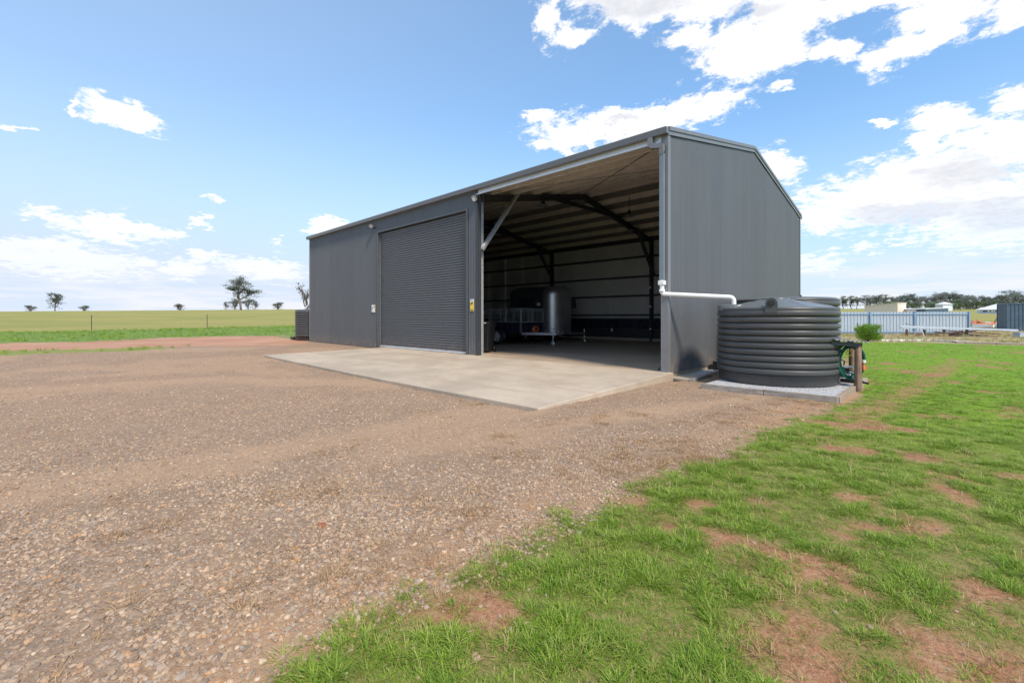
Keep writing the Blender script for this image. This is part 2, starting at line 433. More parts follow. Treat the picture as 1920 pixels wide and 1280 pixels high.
# stones: colour by instance
m, t, b = newmat('gravel_stone')
oi = t.node('ShaderNodeObjectInfo').outputs['Random']
c = t.cramp(oi, [(0, (.16, .16, .165)), (.2, (.34, .33, .33)), (.36, (.44, .37, .30)), (.50, (.17, .16, .155)), (.62, (.50, .43, .36)), (.75, (.36, .36, .38)), (.86, (.48, .31, .18)), (.92, (.64, .61, .56)), (1, (.30, .19, .14))])
pos = t.node('ShaderNodeNewGeometry').outputs['Position']
c = t.vmath('MULTIPLY', t.mix(.12, c, (.40, .27, .17)), (.90, .80, .67))
c = t.mix(t.math('MULTIPLY', t.ramp(t.noise(pos, 55, 4), .4, .65), .5), c, (.37, .24, .15))
t.set(b.inputs['Base Color'], c); b.inputs['Roughness'].default_value = .85; b.inputs['Specular IOR Level'].default_value = .25
bump(t, b, t.noise(pos, 160, 3), .3, .002)
M['stone'] = m
# ------------------------------------------------------------------ plan outlines of the ground zones, measured on the photograph
def P2(lst): return np.array([pix(a, b_) for a, b_ in lst])
def sdist(poly, x, y):
    """signed distance, positive inside"""
    n = len(poly); d = np.full(x.shape, 1e9); ins = np.zeros(x.shape, bool)
    for i in range(n):
        ax, ay = poly[i]; bx, by = poly[(i+1) % n]
        ex, ey = bx-ax, by-ay; L = ex*ex+ey*ey+1e-12
        tt = np.clip(((x-ax)*ex+(y-ay)*ey)/L, 0, 1)
        d = np.minimum(d, (x-ax-tt*ex)**2+(y-ay-tt*ey)**2)
        c = ((ay > y) != (by > y)) & (x < (bx-ax)*(y-ay)/(by-ay+1e-12)+ax)
        ins ^= c
    return np.where(ins, 1, -1)*np.sqrt(d)
def near_line(pts, x, y):
    d = np.full(x.shape, 1e9)
    for i in range(len(pts)-1):
        ax, ay = pts[i]; bx, by = pts[i+1]; ex, ey = bx-ax, by-ay; L = ex*ex+ey*ey
        tt = np.clip(((x-ax)*ex+(y-ay)*ey)/L, 0, 1); d = np.minimum(d, (x-ax-tt*ex)**2+(y-ay-tt*ey)**2)
    return np.sqrt(d)
edge = [(60, 2400), (330, 1480), (490, 1268), (640, 1165), (790, 1105), (870, 1068), (940, 1035), (1000, 1000), (1060, 962), (1110, 935), (1240, 893), (1330, 862), (1400, 825), (1440, 800), (1530, 772), (1600, 748), (1618, 728)]
LAWN = np.vstack([P2(edge), P2([(1600, 700), (1580, 668), (1540, 650)]), [(1.2, 14), (-6, 18)], P2([(1500, 641.5), (1700, 641.5), (1850, 646), (1920, 648), (2600, 655)]), [(60, 0), (40, -60), (0, -40)]])
ROAD = np.vstack([P2([(-900, 636), (0, 643.5), (170, 640), (250, 637), (330, 632), (400, 629), (470, 629), (530, 631), (560, 636), (575, 642), (540, 648), (480, 648), (400, 648), (320, 650), (170, 654.5), (0, 658), (-900, 664)])])
STRIP = np.vstack([P2([(-900, 664), (0, 658), (170, 654.5), (330, 650), (345, 652), (240, 658), (170, 661), (0, 666), (-900, 678)])])
GREEN = np.vstack([P2([(-900, 616), (0, 622), (170, 620), (390, 614.5), (560, 610.5), (640, 608), (700, 612), (575, 636), (520, 629), (330, 632), (170, 640), (0, 643.5), (-900, 636)])])
DRY = np.vstack([P2([(1480, 641), (1700, 641), (1850, 646), (2600, 655), (2600, 616), (1920, 615), (1820, 612), (1480, 608)])])
TRACKS = [P2([(-500, 1000), (0, 925), (330, 880), (640, 825), (800, 790), (960, 768)]),
          P2([(-500, 740), (0, 735), (400, 710), (700, 720)]), P2([(1040, 800), (1300, 760), (1450, 740)])]
LT = P2([(1580, 800), (1650, 760), (1740, 715), (1790, 680)])       # a worn wheel line across the lawn
def masks(x, y):
    q, r = qr(x, y)
    wob = (fbm(x, y, .9, 3)-.5)*.9+(fbm(x, y, .22, 5)-.5)*.35
    dc = np.sqrt(q*q+r*r); wb = np.clip(dc/9, .5, 3.0)
    dl = sdist(LAWN, x, y)
    lawn = np.clip(.5+(dl-.07+wob*wb*.45)/.35, 0, 1)
    road = np.clip(.5+(sdist(ROAD, x, y)+wob*1.5)/1.2, 0, 1)
    strip = np.clip(.5+(sdist(STRIP, x, y)+wob*2.0)/1.0, 0, 1)
    green = np.clip(.5+(sdist(GREEN, x, y)+wob*2.5)/1.5, 0, 1)
    dry = np.clip(.5+(sdist(DRY, x, y)+wob*1.2)/.8, 0, 1)
    # where the open pasture starts: beyond the green band and everywhere far off
    past = ss(30, 34, q)*(1-np.clip(green*2, 0, 1))*(1-dry)*(1-road)
    past = np.maximum(past, ss(40, 55, dc))
    # bare soil in the lawn
    pn = fbm(x*1.0+y*.35, y*1.0-x*.35, .8, 21, 4)
    nearness = ss(11, 2, dc)
    bare = ss(.63-.075*nearness, .72-.07*nearness, pn+.06*(fbm(x, y, .22, 25, 3)-.5)*3.6)
    bare = np.maximum(bare, ss(.34, .08, near_line(LT, x, y)+.3*(pn-.5))*.7)
    bare = bare*lawn*(.25+.75*ss(.34, .50, fbm(x+.3*y, y-.3*x, .26, 27, 3)))
    tr = np.zeros_like(x)
    for T_, w_ in zip(TRACKS, (.55, .8, .35)): tr = np.maximum(tr, ss(w_, w_*.3, near_line(T_, x, y)+(fbm(x, y, .8, 9)-.5)*.7))
    fine = np.maximum(tr*.9, ss(.50, .64, fbm(x, y, 2.2, 31))*.75)
    return dict(lawn=lawn, road=road, strip=strip, green=green, dry=dry, past=past, bare=bare, fine=fine, dl=dl, q=q, r=r, dc=dc)

# ------------------------------------------------------------------ the ground sheet
def axis(c, d0, half, grow, far):
    a = [0.0]; d = d0
    while a[-1] < far:
        a.append(a[-1]+d)
        if a[-1] > half: d *= grow
    a = np.array(a); return np.concatenate([-a[:0:-1], a])+c
ax_ = axis(0, .075, 9.0, 1.045, 4000); ay_ = axis(-5.0, .075, 8.0, 1.045, 4000)
GX, GY = np.meshgrid(ax_, ay_); gx = GX.ravel(); gy = GY.ravel()
mk = masks(gx, gy)
micro = ((fbm(gx, gy, .5, 41)-.5)*.035+(vnoise(gx, gy, .16, 44)-.5)*.012)*ss(30, 10, mk['dc'])
gz = H(gx, gy)+micro*(1-.3*mk['lawn'])
under = (gx < .3) & (gx > -18.8) & (gy > -.1) & (gy < 11.6)
gz[under] -= .25
apr = (gx < .05) & (gx > -11.45) & (gy > -4.35) & (gy < .0)
gz[apr] -= .12
nx, ny = len(ax_), len(ay_)
me = bpy.data.meshes.new('ground')
idx = np.arange(nx*ny).reshape(ny, nx)
quads = np.stack([idx[:-1, :-1], idx[:-1, 1:], idx[1:, 1:], idx[1:, :-1]], -1).reshape(-1, 4)
me.vertices.add(nx*ny); me.vertices.foreach_set('co', np.stack([gx, gy, gz], 1).ravel())
me.loops.add(quads.size); me.loops.foreach_set('vertex_index', quads.ravel())
me.polygons.add(len(quads)); me.polygons.foreach_set('loop_start', np.arange(len(quads))*4); me.polygons.foreach_set('loop_total', np.full(len(quads), 4))
me.update(); me.validate()
me.polygons.foreach_set('use_smooth', np.ones(len(quads), bool))
def cattr(name, a, b_, c):
    at_ = me.attributes.new(name, 'FLOAT_COLOR', 'POINT')
    at_.data.foreach_set('color', np.stack([a, b_, c, np.ones_like(a)], 1).astype(np.float32).ravel())
cattr('zone_a', mk['lawn'], mk['road'], np.clip(mk['strip'], 0, 1))
cattr('zone_b', mk['green'], mk['dry'], mk['past'])
cattr('zone_c', mk['bare'], mk['fine'], ss(.55, .0, np.abs(mk['dl']+.12+(fbm(gx, gy, .5, 61)-.5)*.5))*ss(.35, .6, fbm(gx, gy, 1.3, 63)))
gm, t, b = newmat('ground_surface')
pos = t.node('ShaderNodeNewGeometry').outputs['Position']
za = t.node('ShaderNodeSeparateColor', {0: t.node('ShaderNodeAttribute', attribute_name='zone_a').outputs[0]})
zb = t.node('ShaderNodeSeparateColor', {0: t.node('ShaderNodeAttribute', attribute_name='zone_b').outputs[0]})
zc_ = t.node('ShaderNodeSeparateColor', {0: t.node('ShaderNodeAttribute', attribute_name='zone_c').outputs[0]})
n_s = t.noise(pos, 9, 6, .65); n_m = t.noise(pos, 1.6, 6, .6); n_l = t.noise(pos, .35, 5, .6); n_f = t.noise(pos, 45, 4, .7)
flat = t.vmath('MULTIPLY', pos, (1, 1, .2))
def cells(sc):
    v = t.n.new('ShaderNodeTexVoronoi'); v.inputs['Scale'].default_value = sc; t.set(v.inputs['Vector'], flat); return v
v1 = cells(34); v2 = cells(75)
def stonecol(v): return t.vmath('MULTIPLY', t.cramp(t.node('ShaderNodeSeparateColor', {0: v.outputs['Color']}).outputs[0],
    [(0, (.20, .19, .185)), (.3, (.34, .29, .26)), (.55, (.43, .34, .26)), (.75, (.28, .27, .275)), (.9, (.54, .46, .38)), (1, (.62, .57, .50))]), (.94, .83, .70))
dirt = t.mix(t.ramp(n_m, .3, .7), (.41, .265, .160), (.33, .205, .125))
dirt = t.mix(t.math('MULTIPLY', t.ramp(n_f, .38, .62), .5), dirt, (.17, .12, .085))
dirt = t.mix(t.ramp(t.vmath('DISTANCE', pos, tuple(CAM), out=1), 4, 10, .35, .0), dirt, (.15, .09, .05))  # earth near the viewer darkened to paint shade in the gaps between stones
cov1 = t.ramp(v1.outputs['Distance'], .5, .28, 1, 1)
g1 = t.mix(t.ramp(v1.outputs['Distance'], .015, .026), stonecol(v1), dirt)
gravel = t.mix(t.math('MULTIPLY', t.ramp(t.node('ShaderNodeSeparateColor', {0: v1.outputs['Color']}).outputs[1], .25, .35), .85), dirt, stonecol(v1))
gravel2 = t.mix(.62, dirt, stonecol(v2)); gravel2 = t.mix(t.math('MULTIPLY', t.ramp(v2.outputs['Distance'], .35, .75), .6), gravel2, (.10, .075, .06))
gravel = t.mix(.45, gravel, gravel2)
gravel = t.mix(t.ramp(n_l, .35, .65, .12, .30), gravel, dirt)
gravel = t.mix(t.math('MULTIPLY', zc_.outputs[1], .62), gravel, t.mix(t.ramp(n_f, .3, .7), (.50, .345, .225), (.37, .245, .155)))
lawnc = t.mix(t.ramp(n_s, .3, .7), (.11, .25, .008), (.20, .35, .018))
lawnc = t.mix(t.math('MULTIPLY', t.ramp(n_l, .35, .65), .45), lawnc, (.23, .34, .02))
lawnc = t.mix(t.math('MULTIPLY', t.ramp(n_m, .48, .72), .28), lawnc, (.25, .24, .08))
soil = t.mix(t.ramp(n_s, .3, .7), (.30, .14, .075), (.38, .21, .12))
soil = t.mix(t.math('MULTIPLY', t.ramp(n_f, .46, .66), .6), soil, (.17, .08, .045))
soil = t.mix(t.math('MULTIPLY', t.ramp(t.noise(pos, 28, 4), .52, .66), .45), soil, (.42, .30, .18))
# close to the viewer the blades are geometry and the earth shows between them
q_ = t.vmath('DISTANCE', pos, tuple(CAM), out=1)
lawnc = t.mix(t.ramp(q_, 3, 10, .85, .0), lawnc, t.mix(t.ramp(n_s, .3, .7), (.29, .19, .10), (.17, .16, .055)))
lawnc = t.mix(t.math('MULTIPLY', t.ramp(n_f, .42, .62), .55), lawnc, (.06, .12, .015))
lawnc = t.mix(zc_.outputs[0], lawnc, soil)
roadc = t.mix(t.ramp(t.noise(t.vmath('MULTIPLY', pos, (.35, .35, 1)), 1.1, 6), .3, .7), (.46, .275, .185), (.39, .205, .13))
greenc = t.mix(t.ramp(n_m, .3, .7), (.10, .18, .035), (.19, .26, .06))
pn = t.noise(t.vmath('ADD', t.vmath('MULTIPLY', pos, (.06, .06, .06)), (3, 1, 0)), 1.0, 7, .62)
pastc = t.mix(t.ramp(pn, .35, .65), (.31, .275, .085), (.215, .24, .058))
pastc = t.mix(t.math('MULTIPLY', t.ramp(n_m, .4, .7), .5), pastc, (.31, .27, .10))
dryc = t.mix(t.ramp(n_m, .3, .7), (.40, .32, .20), (.28, .27, .11))
edgec = t.mix(t.ramp(n_s, .3, .7), (.47, .31, .175), (.40, .22, .12))
def brk(m_, amt=.5):
    return t.ramp(t.math('ADD', m_, t.math('MULTIPLY', t.math('SUBTRACT', n_s, .5), amt)), .35, .65)
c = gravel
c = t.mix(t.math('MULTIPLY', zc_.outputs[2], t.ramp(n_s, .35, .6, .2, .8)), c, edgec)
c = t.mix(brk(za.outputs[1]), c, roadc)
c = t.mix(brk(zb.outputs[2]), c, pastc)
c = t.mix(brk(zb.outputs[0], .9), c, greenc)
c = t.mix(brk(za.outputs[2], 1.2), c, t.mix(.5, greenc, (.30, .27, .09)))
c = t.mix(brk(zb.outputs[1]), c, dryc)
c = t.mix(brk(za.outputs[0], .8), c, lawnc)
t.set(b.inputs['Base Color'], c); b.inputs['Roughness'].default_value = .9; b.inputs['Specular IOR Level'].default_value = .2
lawnless = t.math('MULTIPLY', t.math('SUBTRACT', 1.0, za.outputs[0]), t.ramp(q_, 3, 8))
hgt = t.math('ADD', t.math('MULTIPLY', t.math('MULTIPLY', t.ramp(v1.outputs['Distance'], .0, .6, 1, 0), lawnless), .4), t.math('ADD', t.math('MULTIPLY', n_f, .9), t.math('MULTIPLY', n_s, .5)))
bump(t, b, hgt, .8, .018)
me.materials.append(gm)
ground = bpy.data.objects.new('ground', me); COL.objects.link(ground); tag(ground, 'wide flat ground of gravel yard, lawn, red dirt road and pasture', kind='structure')

# ------------------------------------------------------------------ scattering by geometry nodes
def scatter(name, pts, rot, scl, pick, sources, label=None, cat=None):
    me = bpy.data.meshes.new(name); n = len(pts)
    me.vertices.add(n); me.vertices.foreach_set('co', np.asarray(pts, np.float32).ravel())
    a = me.attributes.new('rot', 'FLOAT_VECTOR', 'POINT'); a.data.foreach_set('vector', np.asarray(rot, np.float32).ravel())
    a = me.attributes.new('scl', 'FLOAT_VECTOR', 'POINT'); a.data.foreach_set('vector', np.asarray(scl, np.float32).ravel())
    a = me.attributes.new('pick', 'INT', 'POINT'); a.data.foreach_set('value', np.asarray(pick, np.int32))
    o = bpy.data.objects.new(name, me); COL.objects.link(o)
    src = bpy.data.collections.new(name+'_sources')
    for i, m_ in enumerate(sources):
        so_ = bpy.data.objects.new('%s_%02d' % (name+'_source', i), m_); src.objects.link(so_)
    ng = bpy.data.node_groups.new(name+'_nodes', 'GeometryNodeTree')
    ng.interface.new_socket('Geometry', in_out='INPUT', socket_type='NodeSocketGeometry')
    ng.interface.new_socket('Geometry', in_out='OUTPUT', socket_type='NodeSocketGeometry')
    N = ng.nodes; L = ng.links
    gi = N.new('NodeGroupInput'); go = N.new('NodeGroupOutput')
    iop = N.new('GeometryNodeInstanceOnPoints'); ci = N.new('GeometryNodeCollectionInfo')
    ci.inputs[0].default_value = src; ci.inputs['Separate Children'].default_value = True; ci.inputs['Reset Children'].default_value = True
    def na(nm, ty):
        q = N.new('GeometryNodeInputNamedAttribute'); q.data_type = ty; q.inputs[0].default_value = nm; return q.outputs[0]
    L.new(gi.outputs[0], iop.inputs['Points']); L.new(ci.outputs[0], iop.inputs['Instance'])
    iop.inputs['Pick Instance'].default_value = True
    L.new(na('pick', 'INT'), iop.inputs['Instance Index']); L.new(na('rot', 'FLOAT_VECTOR'), iop.inputs['Rotation'])
    L.new(na('scl', 'FLOAT_VECTOR'), iop.inputs['Scale']); L.new(iop.outputs[0], go.inputs[0])
    md = o.modifiers.new('scatter', 'NODES'); md.node_group = ng
    return tag(o, label, cat, kind='stuff')
def gheight(x, y):
    """height of the ground sheet at the points (bilinear on the grid)"""
    ix = np.clip(np.searchsorted(ax_, x)-1, 0, nx-2); iy = np.clip(np.searchsorted(ay_, y)-1, 0, ny-2)
    fx = (x-ax_[ix])/(ax_[ix+1]-ax_[ix]); fy = (y-ay_[iy])/(ay_[iy+1]-ay_[iy]); Z = gz.reshape(ny, nx)
    return (Z[iy, ix]*(1-fx)+Z[iy, ix+1]*fx)*(1-fy)+(Z[iy+1, ix]*(1-fx)+Z[iy+1, ix+1]*fx)*fy
def fan(n, q0, q1, power=1.0, side=1.25):
    """random ground points in front, between depths q0 and q1"""
    q = q0+(q1-q0)*rng.random(n)**power
    # area density grows with depth: accept accordingly
    k = rng.random(n) < q/q1
    q = q[k]; r = (rng.random(len(q))*2-1)*(side*q+1.2)
    return CAM[0]+q*V[0]+r*RT[0], CAM[1]+q*V[1]+r*RT[1]
PADX0, PADX1, PADY0, PADY1 = 1.0, 3.08, -.74, 2.35
def built(x, y):
    a = (x < .16) & (x > -18.7) & (y > -.05) & (y < 11.5)
    a |= (x < .2) & (x > -11.55) & (y > -4.4) & (y < .1)
    a |= (x > PADX0-.08) & (x < PADX1+.08) & (y > PADY0-.08) & (y < PADY1+.1)
    return a
# stones
def stone_mesh(i):
    bm = bmesh.new(); bmesh.ops.create_icosphere(bm, subdivisions=1, radius=1)
    r_ = random.Random(i)
    for v in bm.verts: v.co *= r_.uniform(.65, 1.2); 
    for v in bm.verts: v.co.x *= 1.15; v.co.z *= .72
    me_ = bpy.data.meshes.new('stone'); bm.to_mesh(me_); bm.free(); me_.materials.append(M['stone']); return me_
stones = [stone_mesh(i) for i in range(8)]
SP = []
for (n, q0, q1, lo_, hi_, f0, f1, f2, f3) in [(640000, .7, 5.4, .0026, .0140, .1, .2, 2.4, 5.2), (300000, 2.4, 10.0, .0036, .0145, 2.4, 5.0, 5.5, 10), (150000, 5.5, 20, .006, .018, 5.5, 10, 12, 20)]:
    x, y = fan(n, q0, q1); mm = masks(x, y)
    p = (1-mm['lawn'])*(1-mm['road'])*(1-.68*mm['fine'])*(.35+.75*ss(.34, .64, fbm(x, y, .45, 71)))*(1-mm['strip'])*(1-mm['green'])
    p = np.maximum(p, .02*(mm['dl'] < .6)*(mm['lawn'])); p = np.maximum(p, .018*mm['bare'])
    p = p*ss(f0, f1, mm['q'])*(1-ss(f2, f3, mm['q']))
    k = (rng.random(len(x)) < p) & ~built(x, y)
    x, y = x[k], y[k]; s_ = lo_+(hi_-lo_)*rng.random(len(x))**3.3
    SP.append(np.stack([x, y, gheight(x, y)+s_*.12, s_], 1))
SP = np.vstack(SP)
n = len(SP); rot = np.stack([(rng.random(n)-.5)*.7, (rng.random(n)-.5)*.7, rng.random(n)*6.28], 1)
scl = SP[:, 3:4]*np.stack([.8+.6*rng.random(n), .8+.5*rng.random(n), .7+.7*rng.random(n)], 1)
scatter('gravel', SP[:, :3], rot, scl, rng.integers(0, 8, n), stones, 'loose grey and tan gravel stones spread over the yard', 'gravel')
print('stones', n)
# grass tufts
def tuft_mesh(seed, nb, h, spread, lean, w0, mt, seedhead=0, name='tuft'):
    r_ = random.Random(seed); vs = []; fs = []; at_ = []
    for k in range(nb):
        a = r_.uniform(0, 6.283); d = spread*math.sqrt(r_.random()); bx, by = d*math.cos(a), d*math.sin(a)
        a2 = a+r_.uniform(-1, 1); ln = h*r_.uniform(.45, 1.15); le = lean*r_.uniform(.3, 1.3); w_ = w0*r_.uniform(.7, 1.3)
        sx, sy = -math.sin(a2)*w_, math.cos(a2)*w_; c_ = r_.random(); b0 = len(vs)
        for j, (f, wf) in enumerate(((0, 1), (.4, .9), (.75, .6), (1, 0))):
            ox = le*ln*f*f*math.cos(a2); oy = le*ln*f*f*math.sin(a2); z = ln*(f-.35*le*f*f)
            if wf: vs += [(bx+ox-sx*wf, by+oy-sy*wf, z-.003), (bx+ox+sx*wf, by+oy+sy*wf, z-.003)]; at_ += [c_, c_]
            else: vs.append((bx+ox, by+oy, z)); at_.append(c_)
        fs += [(b0, b0+1, b0+3, b0+2), (b0+2, b0+3, b0+5, b0+4), (b0+4, b0+5, b0+6)]
    for k in range(seedhead):
        a = r_.uniform(0, 6.283); ln = h*r_.uniform(1.3, 1.9); le = r_.uniform(.1, .5); b0 = len(vs)
        for f in (0, .5, .8, 1):
            ox, oy = le*ln*f*f*math.cos(a), le*ln*f*f*math.sin(a); w_ = w0*(.35 if f < .8 else .9 if f < 1 else .1)
            vs += [(ox-w_*math.sin(a), oy+w_*math.cos(a), ln*f), (ox+w_*math.sin(a), oy-w_*math.cos(a), ln*f)]; at_ += [1.0+.4*f]*2
        fs += [(b0, b0+1, b0+3, b0+2), (b0+2, b0+3, b0+5, b0+4), (b0+4, b0+5, b0+7, b0+6)]
    me_ = bpy.data.meshes.new(name); me_.from_pydata(vs, [], fs); me_.update()
    q = me_.attributes.new('bl', 'FLOAT', 'POINT'); q.data.foreach_set('value', np.array(at_, np.float32))
    me_.materials.append(mt); return me_
tufts = [tuft_mesh(i, 26, .044, .050, 1.5, .0019, M['blade']) for i in range(4)]
tufts += [tuft_mesh(10+i, 16, .066, .035, 1.1, .0021, M['blade'], seedhead=i % 2) for i in range(3)]
tufts += [tuft_mesh(20+i, 24, .026, .065, 1.5, .0017, M['blade']) for i in range(3)]
GP = []
for (n, q0, q1, sc, f0, f1, f2, f3) in [(210000, .8, 5.5, .80, .1, .2, 3.2, 5.5), (240000, 3.2, 12, .85, 3.2, 5.5, 7, 12), (150000, 7, 27, .95, 7, 12, 22, 27)]:
    x, y = fan(n, q0, q1); mm = masks(x, y)
    cl = fbm(x, y, .17, 81, 3)
    p = mm['lawn']*(1-.72*mm['bare'])*(.36+.60*ss(.40, .60, cl))*(.55+.45*ss(.35, .6, fbm(x, y, .12, 85, 2)))
    p = p*ss(f0, f1, mm['q'])*(1-ss(f2, f3, mm['q']))
    k = (rng.random(len(x)) < p) & ~built(x, y); x, y = x[k], y[k]; cl = cl[k]; bare = mm['bare'][k]; dc = mm['dc'][k]
    s_ = sc*(.74+.34*ss(.35, .7, cl))*(.75+.5*rng.random(len(x)))*(1-.45*bare)*(1-.30*ss(6, 14, dc))
    r0 = rng.random(len(x)); pk = np.where(r0 < .42, rng.integers(0, 4, len(x)), np.where(r0 < .42+.22*ss(.4, .65, cl)+.03, rng.integers(4, 7, len(x)), rng.integers(7, 10, len(x))))
    GP.append(np.stack([x, y, gheight(x, y)-.002, s_, pk], 1))
GP = np.vstack(GP); n = len(GP)
rot = np.stack([(rng.random(n)-.5)*.35, (rng.random(n)-.5)*.35, rng.random(n)*6.28], 1)
scatter('lawn_grass', GP[:, :3], rot, np.repeat(GP[:, 3:4], 3, 1), GP[:, 4].astype(int), tufts, 'short green lawn grass with bare red soil patches', 'grass')
print('tufts', n)
# dry straw along the edge of the lawn, sparse weeds in the gravel
straws = [tuft_mesh(40+i, 20, .045, .05, 1.6, .0014, M['straw'], name='straw') for i in range(4)]
x, y = fan(110000, 1.5, 14); mm = masks(x, y)
e = ss(1.0, .05, np.abs(mm['dl']+.15))*ss(.38, .58, fbm(x, y, .8, 91))*(1-.5*mm['lawn'])
e = np.maximum(e, (.08+.30*mm['bare'])*mm['lawn']*ss(14, 5, mm['dc']))
e = np.maximum(e, ss(.10, .03, np.hypot(x-(pix(596, 980)[0]), y-(pix(596, 980)[1]))))
e = np.maximum(e, 1.0*ss(.66, .78, fbm(x, y, .40, 93))*(1-mm['lawn'])*(mm['dl'] > -4))
k = (rng.random(len(x)) < e) & ~built(x, y); x, y = x[k], y[k]; n = len(x)
rot = np.stack([(rng.random(n)-.5)*.5, (rng.random(n)-.5)*.5, rng.random(n)*6.28], 1)
scatter('dry_straw', np.stack([x, y, gheight(x, y)], 1), rot, np.repeat((.5+.8*rng.random((n, 1))), 3, 1), rng.integers(0, 4, n), straws, 'thin tan straw and dead runners along the lawn edge', 'dry grass')
# tall dry grass before the steel fence, grass of the band at the left
tall = [tuft_mesh(60+i, 16, .38, .12, .5, .006, M['drygrass'], name='dry_tuft') for i in range(3)]+[tuft_mesh(70+i, 18, .25, .14, .6, .007, M['blade'], name='green_tuft') for i in range(2)]
x, y = fan(60000, 24, 42); mm = masks(x, y)
k = (rng.random(len(x)) < mm['dry']*(.15+.7*ss(.4, .65, fbm(x, y, 2.5, 95)))*.35); x, y = x[k], y[k]; n = len(x)
rot = np.stack([(rng.random(n)-.5)*.3, (rng.random(n)-.5)*.3, rng.random(n)*6.28], 1)
scatter('roadside_dry_grass', np.stack([x, y, gheight(x, y)-.01], 1), rot, np.repeat(.35+.65*rng.random((n, 1)), 3, 1), np.where(rng.random(n) < .7, rng.integers(0, 3, n), rng.integers(3, 5, n)), tall, 'rough dry grass and weeds in front of the steel fence', 'dry grass')
x, y = fan(90000, 12, 48); mm = masks(x, y)
k = (rng.random(len(x)) < np.maximum(mm['green'], mm['strip'])*(.2+.8*ss(.35, .6, fbm(x, y, 1.6, 97)))*.35) & ~built(x, y); x, y = x[k], y[k]; n = len(x)
rot = np.stack([(rng.random(n)-.5)*.3, (rng.random(n)-.5)*.3, rng.random(n)*6.28], 1)
scatter('roadside_green_grass', np.stack([x, y, gheight(x, y)-.01], 1), rot, np.repeat(.3+.5*rng.random((n, 1)), 3, 1), rng.integers(3, 5, n), tall, 'green weedy grass band beside the red dirt road', 'grass')

# ================================================================== THE SHED
LX, DY, EZ, RZ = 18.46, 11.27, 5.08, 6.19
RY = DY/2
def roofz(y): return EZ+(RZ-EZ)*(1-abs(y-RY)/RY)
apron_z = lambda x: float(H(x, -4.3))+.03
# floor and apron
MB().box(-LX+.01, -.005, .0, DY-.01, -.40, 0).build('concrete_floor', M['floor'], kind='structure')
a = MB()
nxa = 24
xs = np.linspace(-11.42, .14, nxa)
top = [(x, yy, 0 if yy > -1 else apron_z(x)) for yy in (-.012, -4.3) for x in xs]
bot = [(x, yy, -.4) for yy in (-.012, -4.3) for x in xs]
vs = top+bot
fs = [(i+1, i, nxa+i, nxa+i+1) for i in range(nxa-1)]
fs += [(nxa+i, 3*nxa+i, 3*nxa+i+1, nxa+i+1) for i in range(nxa-1)]
fs += [(0, 2*nxa, 3*nxa, nxa), (nxa-1, 2*nxa-1, 4*nxa-1, 3*nxa-1)]
a.add(vs, [f[::-1] for f in fs]); a.build('concrete_apron', M['concrete'], kind='structure', bevel=.012)
shed = empty('farm_shed', (0, 0, 0), label='big charcoal corrugated steel farm shed with one roller door and one open bay', cat='shed')

def corr(u0, u1, place, zb, zt, pitch=.076, amp=.011, seg=6, flip=False):
    """vertical corrugated sheet between u0 and u1; place(u, off, z) gives the 3-D point, off = outwards"""
    n = max(2, int(round((u1-u0)/pitch*seg))); b_ = MB(); vs = []
    for i in range(n+1):
        u = u0+(u1-u0)*i/n; o = amp*math.cos(2*math.pi*u/pitch)
        vs += [place(u, o, zb(u)), place(u, o, zt(u))]
    fs = [(2*i, 2*i+2, 2*i+3, 2*i+1) for i in range(n)]
    if flip: fs = [f[::-1] for f in fs]
    return b_.add(vs, fs, True)
def sheets(u0, u1, place, zb, zt, flip=False, width=.762, parent=shed, lap=.0015, name='cladding_sheet'):
    u = u0; k = 0
    while u < u1-1e-4:
        e_ = min(u+width, u1); off = lap*(k % 2)*2
        corr(u-.004, e_+.004 if e_ < u1 else e_, lambda a_, o, z, off=off: place(a_, o+off, z), zb, zt, flip=flip).build(name, M['clad'], parent)
        u = e_; k += 1
c0 = lambda v: (lambda u: v)
# gable beside the tank, seen outside (normal +X)
sheets(.03, DY-.02, lambda u, o, z: (.028+o, u, z), c0(-.03), lambda u: roofz(u)-.05)
# far gable
sheets(.03, DY-.02, lambda u, o, z: (-LX-.028-o, u, z), c0(-.03), lambda u: roofz(u)-.05, flip=True)
# back wall
sheets(-LX, 0, lambda u, o, z: (u, DY+.02+o, z), c0(-.03), c0(EZ+.0), flip=True)
MB().box(-LX+.02, -.02, DY-.09, DY-.02, EZ-.24, EZ-.02).build('eave_purlin', M['steeldark'], shed)
MB().box(-LX+.02, -6.12, -.005, .07, EZ-.24, EZ-.02).build('eave_purlin', M['purlin'], shed)
# front wall: left bay, above the door, pier
DX0, DX1, DH = -11.87, -6.50, 4.48
PX = -5.98
sheets(-LX, DX0-.05, lambda u, o, z: (u, -.028-o, z), c0(-.03), c0(EZ-.06))
sheets(DX0-.05, DX1+.05, lambda u, o, z: (u, -.028-o, z), c0(DH+.03), c0(EZ-.06))
sheets(DX1+.05, PX, lambda u, o, z: (u, -.028-o, z), c0(-.02), c0(EZ-.06))
# flashings
f_ = MB(); f_.box(-LX-.05, -LX+.06, -.052, -.040, -.03, EZ-.05); f_.box(-LX-.052, -LX-.040, -.052, .08, -.03, EZ-.05); f_.build('corner_flashing', M['trim'], shed)
f_ = MB(); f_.box(.040, .050, -.048, .060, -.03, EZ-.02); f_.box(-.10, .050, -.060, -.048, -.03, EZ-.02); f_.build('corner_flashing', M['trim'], shed)
f_ = MB(); f_.box(.040, .050, DY-.06, DY+.05, -.03, EZ-.02); f_.build('corner_flashing', M['trim'], shed)
f_ = MB(); f_.box(PX, PX+.012, -.05, .10, -.02, EZ-.06); f_.box(PX-.05, PX, -.052, -.042, -.02, EZ-.06); f_.build('corner_flashing', M['steeldark'], shed)
